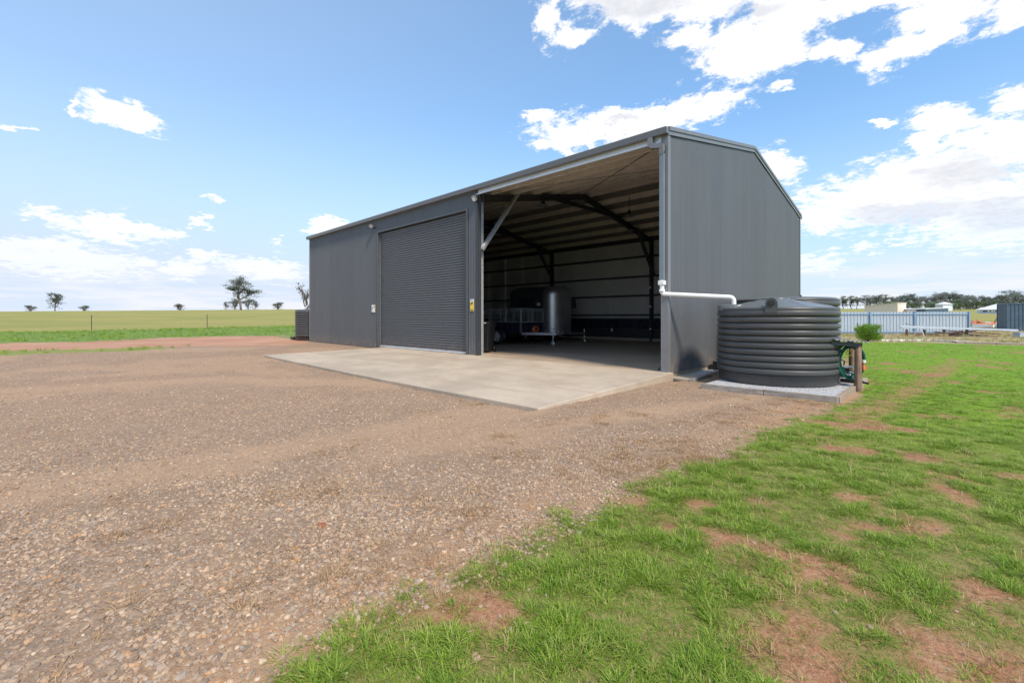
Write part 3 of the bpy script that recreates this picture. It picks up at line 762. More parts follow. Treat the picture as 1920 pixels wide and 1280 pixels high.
# door surround
MB().box(DX0-.07, DX0+.01, -.060, .06, 0, DH+.03).build('door_jamb', M['paint'], shed, bevel=.004)
MB().box(DX1-.01, DX1+.07, -.060, .06, 0, DH+.03).build('door_jamb', M['paint'], shed, bevel=.004)
MB().box(DX0+.01, DX1-.01, -.056, .06, DH-.02, DH+.04).build('door_header', M['paint'], shed, bevel=.004)
door = empty('roller_door', (0, 0, 0)); door.parent = shed
nrib = 52; n = nrib*8; vs = []
for i in range(n+1):
    z = .06+(DH-.10)*i/n; ph = (i % 8)/8
    o = -.016*(1 if .12 < ph < .6 else (.5 if ph < .7 else -1))
    vs += [(DX0+.03, .055+o, z), (DX1-.03, .055+o, z)]
MB().add(vs, [(2*i, 2*i+1, 2*i+3, 2*i+2) for i in range(n)]).build('curtain', M['clad'], door)
MB().box(DX0+.02, DX1-.02, .03, .075, .015, .062).build('bottom_bar', M['eave'], door)
for xx in (DX0+.012, DX1-.052): MB().box(xx, xx+.04, .032, .072, .063, DH-.03).build('guide_rail', M['trim'], door)
MB().box(DX0+.25, DX0+.37, .018, .029, .028, .05).build('lock_plate', M['chrome'], door)
MB().lathe([(.0, -2.8), (.24, -2.8), (.24, 2.8), (.0, 2.8)], ((DX0+DX1)/2, .32, DH+.18), 20, axis='x').build('door_roll', M['clad'], door)
# roof sheets: real corrugations, running up the slope
def roof_mesh(sgn):
    vs = []; N_ = 40; w_ = .762
    for i in range(N_+1):
        u = w_*i/N_; o = .009*math.cos(2*math.pi*u/.0762)
        vs += [(u, 0, o), (u, RY+.04, (RZ-EZ)/RY*(RY+.04)+o)] if sgn > 0 else [(u, 0, o), (u, -RY-.04, (RZ-EZ)/RY*(RY+.04)+o)]
    fs = [(2*i, 2*i+2, 2*i+3, 2*i+1) for i in range(N_)]
    if sgn < 0: fs = [f[::-1] for f in fs]
    return MB().add(vs, fs, True).mesh('roof_sheet', M['roofmix'])
m, t, b = newmat('roof_sheet_steel')
tc = t.node('ShaderNodeNewGeometry'); n = t.noise(tc.outputs['Position'], 1.4, 5)
top_ = t.mix(t.ramp(n, .3, .7), (.13, .14, .15), (.15, .155, .165)); und = t.mix(t.ramp(n, .3, .7), (.27, .25, .23), (.20, .19, .175))  # underside lowered in tone: shade between the purlins put into the colour
t.set(b.inputs['Base Color'], t.mix(tc.outputs['Backfacing'], top_, und)); b.inputs['Roughness'].default_value = .45; b.inputs['Metallic'].default_value = .15
M['roofmix'] = m
rf, rb = roof_mesh(1), roof_mesh(-1)
for k in range(25):
    x = -LX-.10+k*.7445
    inst('roof_sheet', rf, shed, (x, -.04, EZ+.016+.004*(k % 2))); inst('roof_sheet', rb, shed, (x, DY+.04, EZ+.016+.004*(k % 2)))
# ridge cap, barge flashings
rc = [(-.20, -.032), (0, .004), (.20, -.032), (.20, -.036+.008), (0, .014), (-.20, -.024)]
MB().prism([(-.22, -.045), (.22, -.045), (.22, -.03), (0, .018), (-.22, -.03)], (-LX-.13, RY, RZ+.045), (.08, RY, RZ+.045)).build('ridge_cap', M['trim'], shed)
sl = math.atan2(RZ-EZ, RY)
for (xa, xb) in ((.052, .066), (-LX-.066, -LX-.052)):
    for (ya, yb) in ((-.05, RY), (DY+.05, RY)):
        f_ = MB()
        za, zb_ = roofz(max(min(ya, DY), 0)), RZ
        vs = [(x, y, z+o) for x in (xa, xb) for (y, z) in ((ya, za), (yb, zb_)) for o in (-.11, .045)]
        f_.add(vs, [(0, 1, 3, 2), (4, 6, 7, 5), (0, 4, 5, 1), (2, 3, 7, 6), (1, 5, 7, 3), (0, 2, 6, 4)])
        xo = xb+.004 if xa > 0 else xa-.022
        vs = [(x, y, z+o) for x in (xo, xo+.018) for (y, z) in ((ya, za), (yb, zb_)) for o in (-.02, .060)]
        f_.add(vs, [(0, 1, 3, 2), (4, 6, 7, 5), (0, 4, 5, 1), (2, 3, 7, 6), (1, 5, 7, 3), (0, 2, 6, 4)])
        xt = (xa-.10, xb+.02) if xa > 0 else (xa-.02, xb+.10)
        vs = [(x, y, z+o) for x in xt for (y, z) in ((ya, za), (yb, zb_)) for o in (.060, .066)]
        f_.add(vs, [(0, 1, 3, 2), (4, 6, 7, 5), (0, 4, 5, 1), (2, 3, 7, 6), (1, 5, 7, 3), (0, 2, 6, 4)])
        f_.build('barge_flashing', M['trim'], shed)
# gutters
def gutter(y, s_):
    g_ = MB(); pr = [(0, .0), (0, .13), (.004, .13), (.004, .006), (.105, .006), (.118, .105), (.112, .128), (.124, .132), (.128, .118), (.125, .10), (.112, 0)]
    vs = [(x, y-s_*p_[0], EZ-.10+p_[1]) for x in (-LX-.10, .07) for p_ in pr]; n_ = len(pr)
    fs = [(i, (i+1) % n_, n_+(i+1) % n_, n_+i) for i in range(n_)]
    g_.add(vs, fs)
    for x in (-LX-.10, .07): g_.box(x-.002, x+.002, min(y, y-s_*.12), max(y, y-s_*.12), EZ-.10, EZ+.02)
    g_.build('gutter', M['trim'] if 0 else M['paintlight'], shed)
M['paintlight'] = mat('gutter_paint', (.15, .158, .17), .35, .1, .08, 3)
gutter(-.065, 1); gutter(DY+.075, -1)
# bright eave purlin across the open bay
def csec(h_, w_, tk=.004): return [(0, 0), (w_, 0), (w_, .02), (w_-tk, .02), (w_-tk, tk), (tk, tk), (tk, h_-tk), (w_-tk, h_-tk), (w_-tk, h_-.02), (w_, h_-.02), (w_, h_), (0, h_)]
MB().prism([(q[0], q[1]) for q in csec(.17, .06)], (-6.0, -.035, EZ-.235), (-.10, -.035, EZ-.235)).build('eave_purlin', M['eave'], shed)
# portal frames: columns, rafters, knee braces, apex tie
FX = [-.09, -6.08, -12.22, -18.33]
COLW, COLD = .10, .22
for k, fx in enumerate(FX):
    mt = M['steeldark'] if 0 < k < 3 else M['purlin']
    c_ = csec(COLD, .075)
    def colm(y0_, d_):
        b_ = MB(); b_.box(fx-.04, fx+.04, y0_, y0_+.012*d_ if d_ > 0 else y0_, 0, 0) if 0 else None
        ya, yb = (y0_, y0_+COLD) if d_ > 0 else (y0_-COLD, y0_)
        zt_ = EZ-.04
        b_.box(fx-.005, fx+.005, ya+.006, yb-.006, .012, zt_)
        b_.box(fx-.055, fx+.055, ya, ya+.006, .012, zt_); b_.box(fx-.055, fx+.055, yb-.006, yb, .012, zt_)
        b_.box(fx-.10, fx+.10, ya-.0, yb+.0, 0, .012); return b_
    colm(.02, 1).build('column', M['galv'] if k == 1 else mt, shed)
    colm(DY-.03, -1).build('column', mt, shed)
    for (y0_, y1_) in ((.02, RY), (DY-.02, RY)):
        p0 = (fx, y0_, roofz(y0_)-.32); p1 = (fx, y1_, RZ-.32); b_ = MB()
        b_.bar(p0, p1, .01, .21)
        for o in (-.105, .105): b_.bar((p0[0], p0[1], p0[2]+o), (p1[0], p1[1], p1[2]+o), .11, .006)
        b_.build('rafter', mt, shed)
    if k in (1, 2):
        pr = [(-.04, -.075), (.04, -.075), (.04, -.069), (-.034, -.069), (-.034, .069), (.04, .069), (.04, .075), (-.04, .075)]
        MB().prism(pr, (fx+.10, .12, 3.20), (fx+.10, 1.72, roofz(1.72)-.20), up=(1, 0, 0)).build('knee_brace', M['galv'] if k == 1 else mt, shed)
        MB().prism(pr, (fx+.10, DY-.12, 3.20), (fx+.10, DY-1.72, roofz(1.72)-.20), up=(1, 0, 0)).build('knee_brace', mt, shed)
        MB().prism(pr, (fx+.10, 3.0, 5.43), (fx+.10, DY-3.0, 5.43)).build('apex_tie', mt, shed)
# purlins along the roof
ys = [.55, 1.55, 2.55, 3.5, 4.45, 5.35, DY-5.35, DY-4.45, DY-3.5, DY-2.55, DY-1.55, DY-.55]
for y in ys:
    z = roofz(y)-.005; s_ = 1 if y < RY else -1
    b_ = MB(); vs = []
    b_.box(-LX+.03, -.03, y-.002, y+.002, z-.20, z)
    b_.box(-LX+.03, -.03, y+.002, y+.070, z-.20, z-.196); b_.box(-LX+.03, -.03, y+.066, y+.070, z-.196, z-.175)
    b_.build('purlin', M['purlin'], shed)
# wall girts: back wall and far gable
for z in (1.30, 2.25, 3.18, 4.14):
    b_ = MB(); b_.box(-LX+.05, -.05, DY-.15, DY-.005, z-.004, z+.004); b_.box(-LX+.05, -.05, DY-.154, DY-.15, z-.055, z+.012); b_.box(-LX+.05, -.05, DY-.012, DY-.008, z-.07, z-.004)
    b_.build('girt', M['steeldark'], shed)
    MB().box(-LX+.005, -LX+.15, .25, DY-.25, z-.05, z+.012).build('girt', M['steeldark'], shed)
    MB().box(-.15, -.005, .25, DY-.25, z-.05, z+.012).build('girt', M['steeldark'], shed)
for z in (1.8, 3.2):
    MB().box(-LX+.2, DX0-.1, .0, .15, z-.05, z+.012).build('girt', M['steeldark'], shed)
# dark lining boards low on the back wall, one per bay and course
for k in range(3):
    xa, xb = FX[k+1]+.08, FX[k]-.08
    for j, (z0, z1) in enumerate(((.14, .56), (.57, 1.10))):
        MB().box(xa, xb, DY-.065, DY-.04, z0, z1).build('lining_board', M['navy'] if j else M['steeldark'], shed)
MB().box(-LX+.05, -.05, DY-.13, DY-.02, .001, .13).build('wall_kerb', M['concrete'], shed)
# cross bracing: thin rods below the roof and on the back wall
def rod(p0, p1, r_=.008, nm='brace_rod', mt='steeldark'): MB().tube([p0, p1], r_, 6).build(nm, M[mt], shed)
rod((-.15, .15, roofz(.15)-.20), (-5.95, 5.3, roofz(5.3)-.24), .011); rod((-5.95, .15, roofz(.15)-.20), (-.15, 5.3, roofz(5.3)-.24), .006)
rod((-.2, DY-.17, 4.6), (-6.0, DY-.17, .9)); rod((-.2, DY-.17, .9), (-6.0, DY-.17, 4.6))
# outlets on the back column of the middle frame
for z in (.55, 1.62, 2.52): MB().box(FX[1]-.03, FX[1]+.05, DY-.30, DY-.26, z, z+.10).build('outlet_box', M['white'], shed, bevel=.01)
MB().box(-8.35, -8.27, DY-.10, DY-.066, .42, .60).build('outlet_box', M['white'], shed, bevel=.01)
# downpipe: box elbow, then straight down the corner, then white pipe to the tank
b_ = MB()
b_.box(-.36, -.25, -.175, -.09, EZ-.30, EZ-.10)
b_.prism([(-.045, -.05), (.045, -.05), (.045, .05), (-.045, .05)], (-.305, -.132, EZ-.285), (-.055, -.132, EZ-.335), up=(0, 0, 1))
b_.prism([(-.05, -.042), (.05, -.042), (.05, .042), (-.05, .042)], (-.055, -.132, EZ-.31), (-.055, -.115, EZ-.50), up=(0, 1, 0))
b_.build('downpipe_elbow', M['trim'], shed, bevel=.004)
MB().box(-.105, -.005, -.145, -.075, 1.86, EZ-.44).build('downpipe', M['downpipe'] if 'downpipe' in M else M['galv'], shed, bevel=.005)
TKC = (1.83, .83); TKR = 1.02; TZ = -.07
px_, py_ = -.055, -.12
pts = [(px_, py_, 1.93), (px_, py_, 1.70)]
ix, iy = 1.20, .40
dx, dy = ix-px_, iy-py_; L_ = math.hypot(dx, dy); ux, uy = dx/L_, dy/L_
for k in range(1, 6):
    a_ = k/5*math.pi/2; pts.append((px_+ux*.06*(1-math.cos(a_)), py_+uy*.06*(1-math.cos(a_)), 1.70-.06*math.sin(a_)))
pts.append((ix-ux*.08, iy-uy*.08, 1.555))
for k in range(1, 6):
    a_ = k/5*math.pi/2; pts.append((ix-ux*.08+ux*.08*math.sin(a_), iy-uy*.08+uy*.08*math.sin(a_), 1.555-.08*(1-math.cos(a_))))
pts.append((ix, iy, 1.36))
MB().tube(pts, .045, 16).lathe([(.05, 0), (.058, 0), (.058, .06), (.05, .06)], (px_, py_, 1.68), 16).build('tank_inlet_pipe', M['pvc'], shed)
MB().box(px_-.065, px_+.065, py_-.055, py_+.055, 1.83, 1.92).build('pipe_adaptor', M['pvc'], shed, bevel=.008)
# dark fixings on the far end of the gable
for (y, z0) in ((DY-.35, 1.55), (DY-.02, 1.90)): MB().box(.052, .09, y, y+.05, 0, z0+.12).build('wall_bracket', M['brownstain'], shed)

# flood light under the eave, signs by the door
def floodlight(x, z, lab):
    o = empty('flood_light', (x, -.04, z), label=lab, cat='flood light')
    MB().box(-.03, .03, -.10, .0, -.03, .03).build('bracket', M['black'], o)
    MB().add([(-.13, -.16, -.02), (.13, -.16, -.02), (.13, -.30, .10), (-.13, -.30, .10), (-.13, -.10, .03), (.13, -.10, .03), (.13, -.25, .15), (-.13, -.25, .15)],
             [(0, 3, 2, 1), (4, 5, 6, 7), (0, 1, 5, 4), (2, 3, 7, 6), (1, 2, 6, 5), (3, 0, 4, 7)]).build('housing', M['trim'], o, bevel=.01)
    MB().add([(-.11, -.172, -.018), (.11, -.172, -.018), (.11, -.292, .085), (-.11, -.292, .085)], [(0, 3, 2, 1)]).build('lens', M['white'], o)
    return o
floodlight(-12.15, EZ-.38, 'small grey flood light under the gutter left of the roller door').scale = (.72, .72, .72)
o = floodlight(-6.0, EZ-.42, 'white square flood light at the top of the pier beside the open bay'); o.scale = (.6, .6, .95)
def sign(x, z, w_, h_, lab, bits):
    o = empty('sign', (x, -.045, z), label=lab, cat='sign')
    MB().box(-w_/2, w_/2, -.008, 0, -h_/2, h_/2).build('plate', M[bits[0]], o)
    k = 0
    for (mt, x0, x1, z0, z1) in bits[1]:
        k += 1; MB().box(x0, x1, -.010-.0015*k, -.0085, z0, z1).build('print', M[mt], o)
    return o
s_ = sign(-6.23, 1.53, .17, .36, 'tall yellow warning sign with black dog mark on the pier beside the roller door', ('yellow',
     [('white', -.083, .083, .10, .178), ('blueprint', -.07, .05, .13, .165)]))
# a small dark running dog printed on the yellow field
MB().prism([(-.055, .0), (-.05, .03), (-.01, .035), (.015, .05), (.03, .062), (.05, .05), (.045, .035), (.03, .025), (.03, -.015), (.02, -.015), (.015, .005), (-.02, .005), (-.03, -.02), (-.045, -.02)],
           (0, -.0155, .03), (0, -.0120, .03)).build('print', M['black'], s_)
MB().box(-.06, .06, -.0135, -.0085, -.15, -.13).build('print', M['black'], s_)
s2 = sign(-12.22, 1.50, .26, .30, 'small square white and yellow sign on the wall left of the roller door', ('cream',
     [('yellow', .03, .12, .02, .13), ('white', -.12, .02, -.10, .13), ('trim', -.09, -.02, -.02, .06), ('black', .05, .10, .05, .10)]))

# pendant high-bay lamps
def pendant(x, y, zl, lab):
    o = empty('pendant_lamp', (x, y, roofz(y)-.16), label=lab, cat='lamp', group='high bay lamps hung below the shed roof')
    d = roofz(y)-.16-zl
    MB().tube([(0, 0, 0), (0, 0, -d+.20)], .01, 6).build('cord', M['black'], o)
    MB().lathe([(.0, .22), (.06, .22), (.07, .08), (.07, .04)], (0, 0, -d), 20).build('ballast', M['black'], o)
    MB().lathe([(.07, .06), (.17, .01), (.19, -.02), (.185, -.02), (.0, -.005)], (0, 0, -d), 24).build('lamp_shade', M['trim'], o)
x, y = at(1018, 16.2); pendant(x, y, zat(385, 16.2), 'nearest high bay lamp, below the roof by the open front')
x, y = at(1180, 17.5); pendant(x, y, zat(405, 17.5), 'upper of the two dark high bay lamps near the right rafter')
x, y = at(1181, 20.0); pendant(x, y, zat(432, 20.0), 'lower of the two dark high bay lamps near the right rafter')

# ------------------------------------------------------------------ tanks
def tank(cx, cy, R_, z0, h, ribs, lab, domed=True, inlet_ang=None, name='water_tank'):
    o = empty(name, (cx, cy, z0), label=lab, cat='water tank')
    prof = [(R_-.02, 0), (R_, .02)]; base = h*.125; rh = (h-base-.06)/ribs
    prof += [(R_, base)]
    for k in range(ribs):
        zb = base+k*rh
        for f, d in ((.0, .004), (.03, -.020), (.10, -.028), (.17, -.022), (.22, .008), (.28, .018), (.55, .022), (.85, .020), (.97, .014)):
            prof.append((R_+d, zb+f*rh))
    prof += [(R_, h-.06), (R_+.008, h-.05), (R_+.008, h-.005), (R_-.01, h)]
    MB().lathe(prof, n=96).build('tank_wall', M['tank'], o)
    if domed:
        rise = .145
        lp = [(R_-.012, h-.004), (R_-.04, h+.012)]
        n_ = 96; vs = []
        rad = [1.0, .97, .90, .8, .65, .5, .36, .30, .29, .0]
        for rr in rad:
            for k in range(n_):
                t_ = 2*math.pi*k/n_
                ribz = .016*max(0, math.cos(t_*8))**24 if .36 < rr < .93 else 0
                z = h+rise*(1-rr)/.64 if rr >= .36 else h+rise+(.02 if rr < .305 else 0)
                vs.append(((R_-.012)*rr*math.cos(t_), (R_-.012)*rr*math.sin(t_), z+ribz))
        fs = [(i*n_+k, i*n_+(k+1) % n_, (i+1)*n_+(k+1) % n_, (i+1)*n_+k) for i in range(len(rad)-1) for k in range(n_)]
        MB().add(vs, fs, True).build('tank_roof', M['tanklid'], o)
        MB().lathe([(.0, .05), (.24, .05), (.25, .04), (.25, .0)], (.0, 0, h+rise), 32).build('hatch_lid', M['tanklid'], o)
    else:
        MB().lathe([(R_-.012, h-.003), (R_-.05, h+.03), (R_*.5, h+.06), (0, h+.08)], n=64).build('tank_roof', M['tanklid'], o)
    return o, h
tk, th = tank(TKC[0], TKC[1], TKR, TZ, 1.40, 10, 'large dark grey ribbed water tank on the gravel pad beside the shed')
# overflow boss facing the viewer, and the raised strainer basket under the pipe
def boss(o, ang, h):
    ca, sa = math.cos(ang), math.sin(ang)
    b_ = MB(); rr = TKR-.10
    out = [(-.095, -.10)]+[(.095*math.cos(R(a_)), .075+.095*math.sin(R(a_))) for a_ in range(180, -1, -20)]+[(.095, -.10)]
    P0 = Vector((ca*rr, sa*rr, h)); P1 = Vector((ca*(TKR+.028), sa*(TKR+.028), h))
    b_.prism(out, P0, P1, up=(0, 0, 1), sm=False); ob = b_.build('overflow_boss', M['tank'], o, bevel=.008)
    b_ = MB(); b_.tube([(ca*(TKR+.0), sa*(TKR+.0), h+.075), (ca*(TKR+.045), sa*(TKR+.045), h+.075)], .056, 20)
    b_.tube([(ca*(TKR+.04), sa*(TKR+.04), h+.075), (ca*(TKR+.055), sa*(TKR+.055), h+.075)], .04, 20); b_.build('overflow_cap', M['black'], ob)
vx, vy = CAM[0]-TKC[0], CAM[1]-TKC[1]; a0 = math.atan2(vy, vx)
boss(tk, a0-.06, 1.40)
lx, ly = ix-TKC[0], iy-TKC[1]
MB().lathe([(.30, -.05), (.30, .055), (.27, .075), (.13, .07), (.12, .05), (0, .05)], (lx, ly, 1.40), 40).build('inlet_strainer', M['tanklid'], tk)
tank(1.30, 3.55, 1.14, -.12, 1.70, 11, 'second dark water tank further along the gable wall, behind the large ribbed tank', domed=False)
x, y = at(578, 23.6)
o, h_ = tank(x+.15, y+.15, .80, float(H(x, y))-.0, 1.52, 11, 'dark ribbed water tank at the far left end of the shed', domed=False)
MB().tube([(.35, -.15, 2.6), (.30, -.15, 1.95), (-.05, -.3, 1.60), (-.5, -.35, 1.53)], [.04, .05, .09, .05], 10).build('inlet_sleeve', M['pvc'], o)
MB().box(-.95, -.55, -.75, -.35, 0, .16).build('outlet_valve', M['black'], o)

# pad of the big tank: timber edges filled with fine blue metal
pad = empty('tank_pad', (0, 0, -.16), label='low pad of fine grey gravel with timber edging under the large tank', cat='pad')
m = M['padgravel'] = concrete('pad_gravel', (.40, .41, .43), (.33, .33, .34))
_t = NT(m.node_tree); _b = m.node_tree.nodes['Principled BSDF']
_p = _t.node('ShaderNodeNewGeometry').outputs['Position']; _v = _t.n.new('ShaderNodeTexVoronoi'); _v.inputs['Scale'].default_value = 60; _t.set(_v.inputs['Vector'], _p)
_c = _t.cramp(_t.node('ShaderNodeSeparateColor', {0: _v.outputs['Color']}).outputs[0], [(0, (.22, .23, .25)), (.5, (.42, .43, .45)), (1, (.60, .60, .60))]); _t.set(_b.inputs['Base Color'], _c); bump(_t, _b, _v.outputs['Distance'], .8, .01)
MB().box(PADX0+.02, PADX1-.03, PADY0+.04, PADY1, -.1, .084).build('gravel_fill', m, pad)
xs = [PADX0, 2.05, PADX1]
for k in range(2): MB().box(xs[k]+.004, xs[k+1]-.004, PADY0-.01, PADY0+.05, -.08, .098+.004*k).build('timber_edge', M['sleeper'], pad, bevel=.006)
MB().box(PADX1-.05, PADX1+.02, PADY0+.055, PADY1, -.08, .10).build('timber_edge', M['edgeconc'], pad, bevel=.006)
pa, pb = pix(1297, 716), pix(1352, 697)
MB().bar((pa[0], pa[1], .02), (pb[0], pb[1]+.25, .03), .09, .09).build('timber_edge', M['sleepery'], pad, bevel=.008)
c4 = [pix(*q) for q in ((1256, 711), (1268, 704.5), (1312, 706.5), (1297, 715.5))]
g_ = MB(); g_.add([(p[0], p[1], -.17) for p in c4]+[(p[0], p[1], -.115) for p in c4], [(0, 1, 2, 3), (7, 6, 5, 4), (0, 4, 5, 1), (1, 5, 6, 2), (2, 6, 7, 3), (3, 7, 4, 0)])
g_.build('concrete_paver', M['concrete'], bevel=.008, label='flat pale concrete slab piece lying at the foot of the gable wall', cat='paver')
c4 = [pix(*q) for q in ((1300, 712), (1262, 704), (1335, 689), (1352, 696))]
MB().add([(p[0], p[1], -.125) for p in c4], [(0, 1, 2, 3)]).build('side_gravel', m, kind='structure')
vb = empty('valve_box', (.33, 2.35, -.16), label='small dark box with open top against the gable wall behind the tank', cat='box')
for (x0, x1, y0, y1) in ((-.2, .2, -.18, -.16), (-.2, .2, .16, .18), (-.2, -.18, -.16, .16), (.18, .2, -.16, .16)): MB().box(x0, x1, y0, y1, 0, .26).build('side_panel', M['black'], vb)
MB().box(-.2, .2, -.19, -.18, .24, .27).build('rim', M['trim'], vb)

# hose stand
hx, hy = pix(1609, 734); hz = -.16
hs = empty('hose_stand', (hx, hy, hz+.03), label='weathered timber post stand with small steel roof beside the large tank', cat='hose stand')
b_ = MB(); b_.lathe([(.062, -.2), (.060, .1), (.055, .4), (.052, .80), (.03, .81)], n=18, cap=True); b_.build('post', M['post'], hs)
d2 = at(1597, 8.75); lx2, ly2 = d2[0]-hx, d2[1]-hy
b_ = MB(); b_.lathe([(.05, -.2), (.048, .74)], (lx2, ly2, 0), 16, cap=True); b_.build('post', M['post'], hs)
rdx, rdy = -RT[0], -RT[1]
def loc(a_, b_2, z): return (a_*RT[0]+b_2*V[0], a_*RT[1]+b_2*V[1], z)
b_ = MB(); vs = []; n_ = 40
for i in range(n_+1):
    f = i/n_; a_ = .12-.62*f; o_ = .008*math.cos(2*math.pi*f*8)
    vs += [loc(a_, -.12, .845+.05*f+o_), loc(a_, .62, .865+.05*f+o_), loc(a_, -.12, .838+.05*f+o_), loc(a_, .62, .858+.05*f+o_)]
fs = []
for i in range(n_): q = 4*i; fs += [(q, q+4, q+5, q+1), (q+2, q+3, q+7, q+6), (q, q+2, q+6, q+4), (q+1, q+5, q+7, q+3)]
b_.add(vs, fs, True); b_.build('roof_sheet', M['tank2'] if 'tank2' in M else M['trim'], hs)
MB().bar(loc(.04, -.02, .795), loc(-.50, -.02, .83), .05, .07).build('beam', M['steeldark'], hs)
MB().bar(loc(.02, -.0, .40), loc(-.42, .35, .42), .02, .03).build('cross_rail', M['galv'], hs)
# coil of hose
cc = Vector(loc(-.02, .16, .53))
hose = empty('garden_hose', (hx+cc.x, hy+cc.y, hz+cc.z), label='coiled dark green garden hose hanging on the timber post', cat='hose')
b_ = MB(); pts = []; turns = 9; N_ = turns*36
for i in range(N_):
    t_ = 2*math.pi*i/36; k = i/36
    rx = .205+.045*math.sin(k*2.1)+.006*k % .03; rz = .285+.045*math.cos(k*1.7)
    a_ = rx*math.sin(t_); z = rz*math.cos(t_)-.02*math.sin(k*3)
    p = loc(a_, -.05+.011*k+.012*math.sin(k*5), z); pts.append(p)
b_.tube(pts, .0135, 8); b_.build('hose_loops', M['hose'], hose)
MB().lathe([(.03, 0), (.032, .05), (.02, .09), (.018, .12)], loc(.185, -.07, -.16), 14, cap=True).build('nozzle', M['orange'], hose)
MB().lathe([(.034, 0), (.034, .05)], loc(.185, -.07, -.03), 14, cap=True).build('fitting', M['cream'], hose)
MB().tube([loc(-.06+.05*math.cos(a_/12*6.28), -.06, .15+.05*math.sin(a_/12*6.28)) for a_ in range(12)], .012, 8, closed=True).build('tap_ring', M['yellow'], hose)
# pump on the pad
ppx, ppy = pix(1588, 716, z=-.07)
pump = empty('water_pump', (ppx, ppy, -.07), label='small black and silver water pump on the pad right of the tank', cat='pump')
MB().lathe([(.0, -.13), (.07, -.13), (.085, -.10), (.085, .06), (.06, .09), (0, .09)], (0, 0, .12), 22, axis='x').build('motor', M['chrome'], pump)
MB().lathe([(.0, .09), (.095, .09), (.10, .12), (.10, .17), (.05, .20), (0, .20)], (0, 0, .12), 22, axis='x').build('pump_head', M['black'], pump)
MB().box(-.07, .05, -.06, .06, .205, .27).build('control_box', M['black'], pump, bevel=.01)
MB().box(-.1, .18, -.07, .07, 0, .035).build('base_plate', M['black'], pump)
MB().tube([(.15, 0, .12), (.2, -.05, .08), (.26, -.12, .03), (.34, -.15, .02)], .02, 10).build('outlet_pipe', M['black'], pump)
MB().tube([(-.05, -.05, .25), (-.02, -.12, .40), (-.12, -.10, .46), (-.25, 0, .40)], .014, 8).build('inlet_pipe', M['black'], pump)

# teal-handled broom leaning inside the corner
o = empty('broom', (-.17, .16, 0), label='small dark hand broom with teal grip leaning inside the right corner of the open bay', cat='broom')
MB().tube([(-.05, -.02, .05), (.02, .0, .34)], .010, 8).build('handle', M['steeldark'], o)
MB().tube([(.02, .0, .34), (.035, .0, .42)], .017, 8).build('grip', M['teal'], o)
MB().box(-.09, -.02, -.05, .01, 0, .05).build('head', M['black'], o)

# ------------------------------------------------------------------ wheelie bin
bx_, by_ = at(908, 15.05)
wb_ = empty('wheelie_bin', (bx_, by_, 0), R(25), label='black wheelie bin just inside the open bay behind the pier', cat='bin')
def frus(b_, w0, d0, z0, w1, d1, z1):
    vs = [(sx*w0/2, sy*d0/2, z0) for sx, sy in ((-1, -1), (1, -1), (1, 1), (-1, 1))]+[(sx*w1/2, sy*d1/2, z1) for sx, sy in ((-1, -1), (1, -1), (1, 1), (-1, 1))]
    return b_.add(vs, [(3, 2, 1, 0), (4, 5, 6, 7), (0, 1, 5, 4), (1, 2, 6, 5), (2, 3, 7, 6), (3, 0, 4, 7)])
frus(MB(), .44, .50, .05, .57, .66, .95).build('bin_body', M['black'], wb_, bevel=.02)
frus(MB(), .60, .70, .952, .54, .60, 1.02).build('lid', M['black'], wb_, bevel=.02)
MB().tube([(-.2, .38, .93), (.2, .38, .93)], .015, 8).build('handle', M['black'], wb_)
for s__ in (-1, 1): MB().lathe([(0, -.025), (.1, -.025), (.1, .025), (0, .025)], (s__*.27, .25, .1), 20, axis='x').build('wheel', M['rubber'], wb_)
MB().box(.12, .22, -.372, -.352, .955, .985).build('sticker', M['cream'], wb_)

# ------------------------------------------------------------------ wheels
def wheel(parent, x, y, r_, w_, side):
    wh = MB().lathe([(r_*.62, -w_/2), (r_*.93, -w_/2), (r_, -w_*.33), (r_, w_*.33), (r_*.93, w_/2), (r_*.62, w_/2)], (x, y, r_), 36, axis='y').build('wheel', M['rubber'], parent)
    MB().lathe([(r_*.60, w_*.40), (r_*.62, w_*.5), (r_*.52, w_*.5), (r_*.50, w_*.2)] if side > 0 else [(r_*.60, -w_*.40), (r_*.62, -w_*.5), (r_*.52, -w_*.5), (r_*.50, -w_*.2)], (x, y, r_), 32, axis='y').build('rim', M['rim'], wh)
    yy = y+side*w_*.32
    for k in range(5):
        a_ = k*2*math.pi/5+.3
        MB().bar((x+r_*.10*math.cos(a_), yy, r_+r_*.10*math.sin(a_)), (x+r_*.54*math.cos(a_), yy, r_+r_*.54*math.sin(a_)), .07, .03, up=(0, 1, 0)).build('spoke', M['rim'], wh)
    MB().lathe([(0, -.03), (r_*.2, -.03), (r_*.2, .03), (0, .03)], (x, yy, r_), 20, axis='y').build('hub', M['rim'], wh)
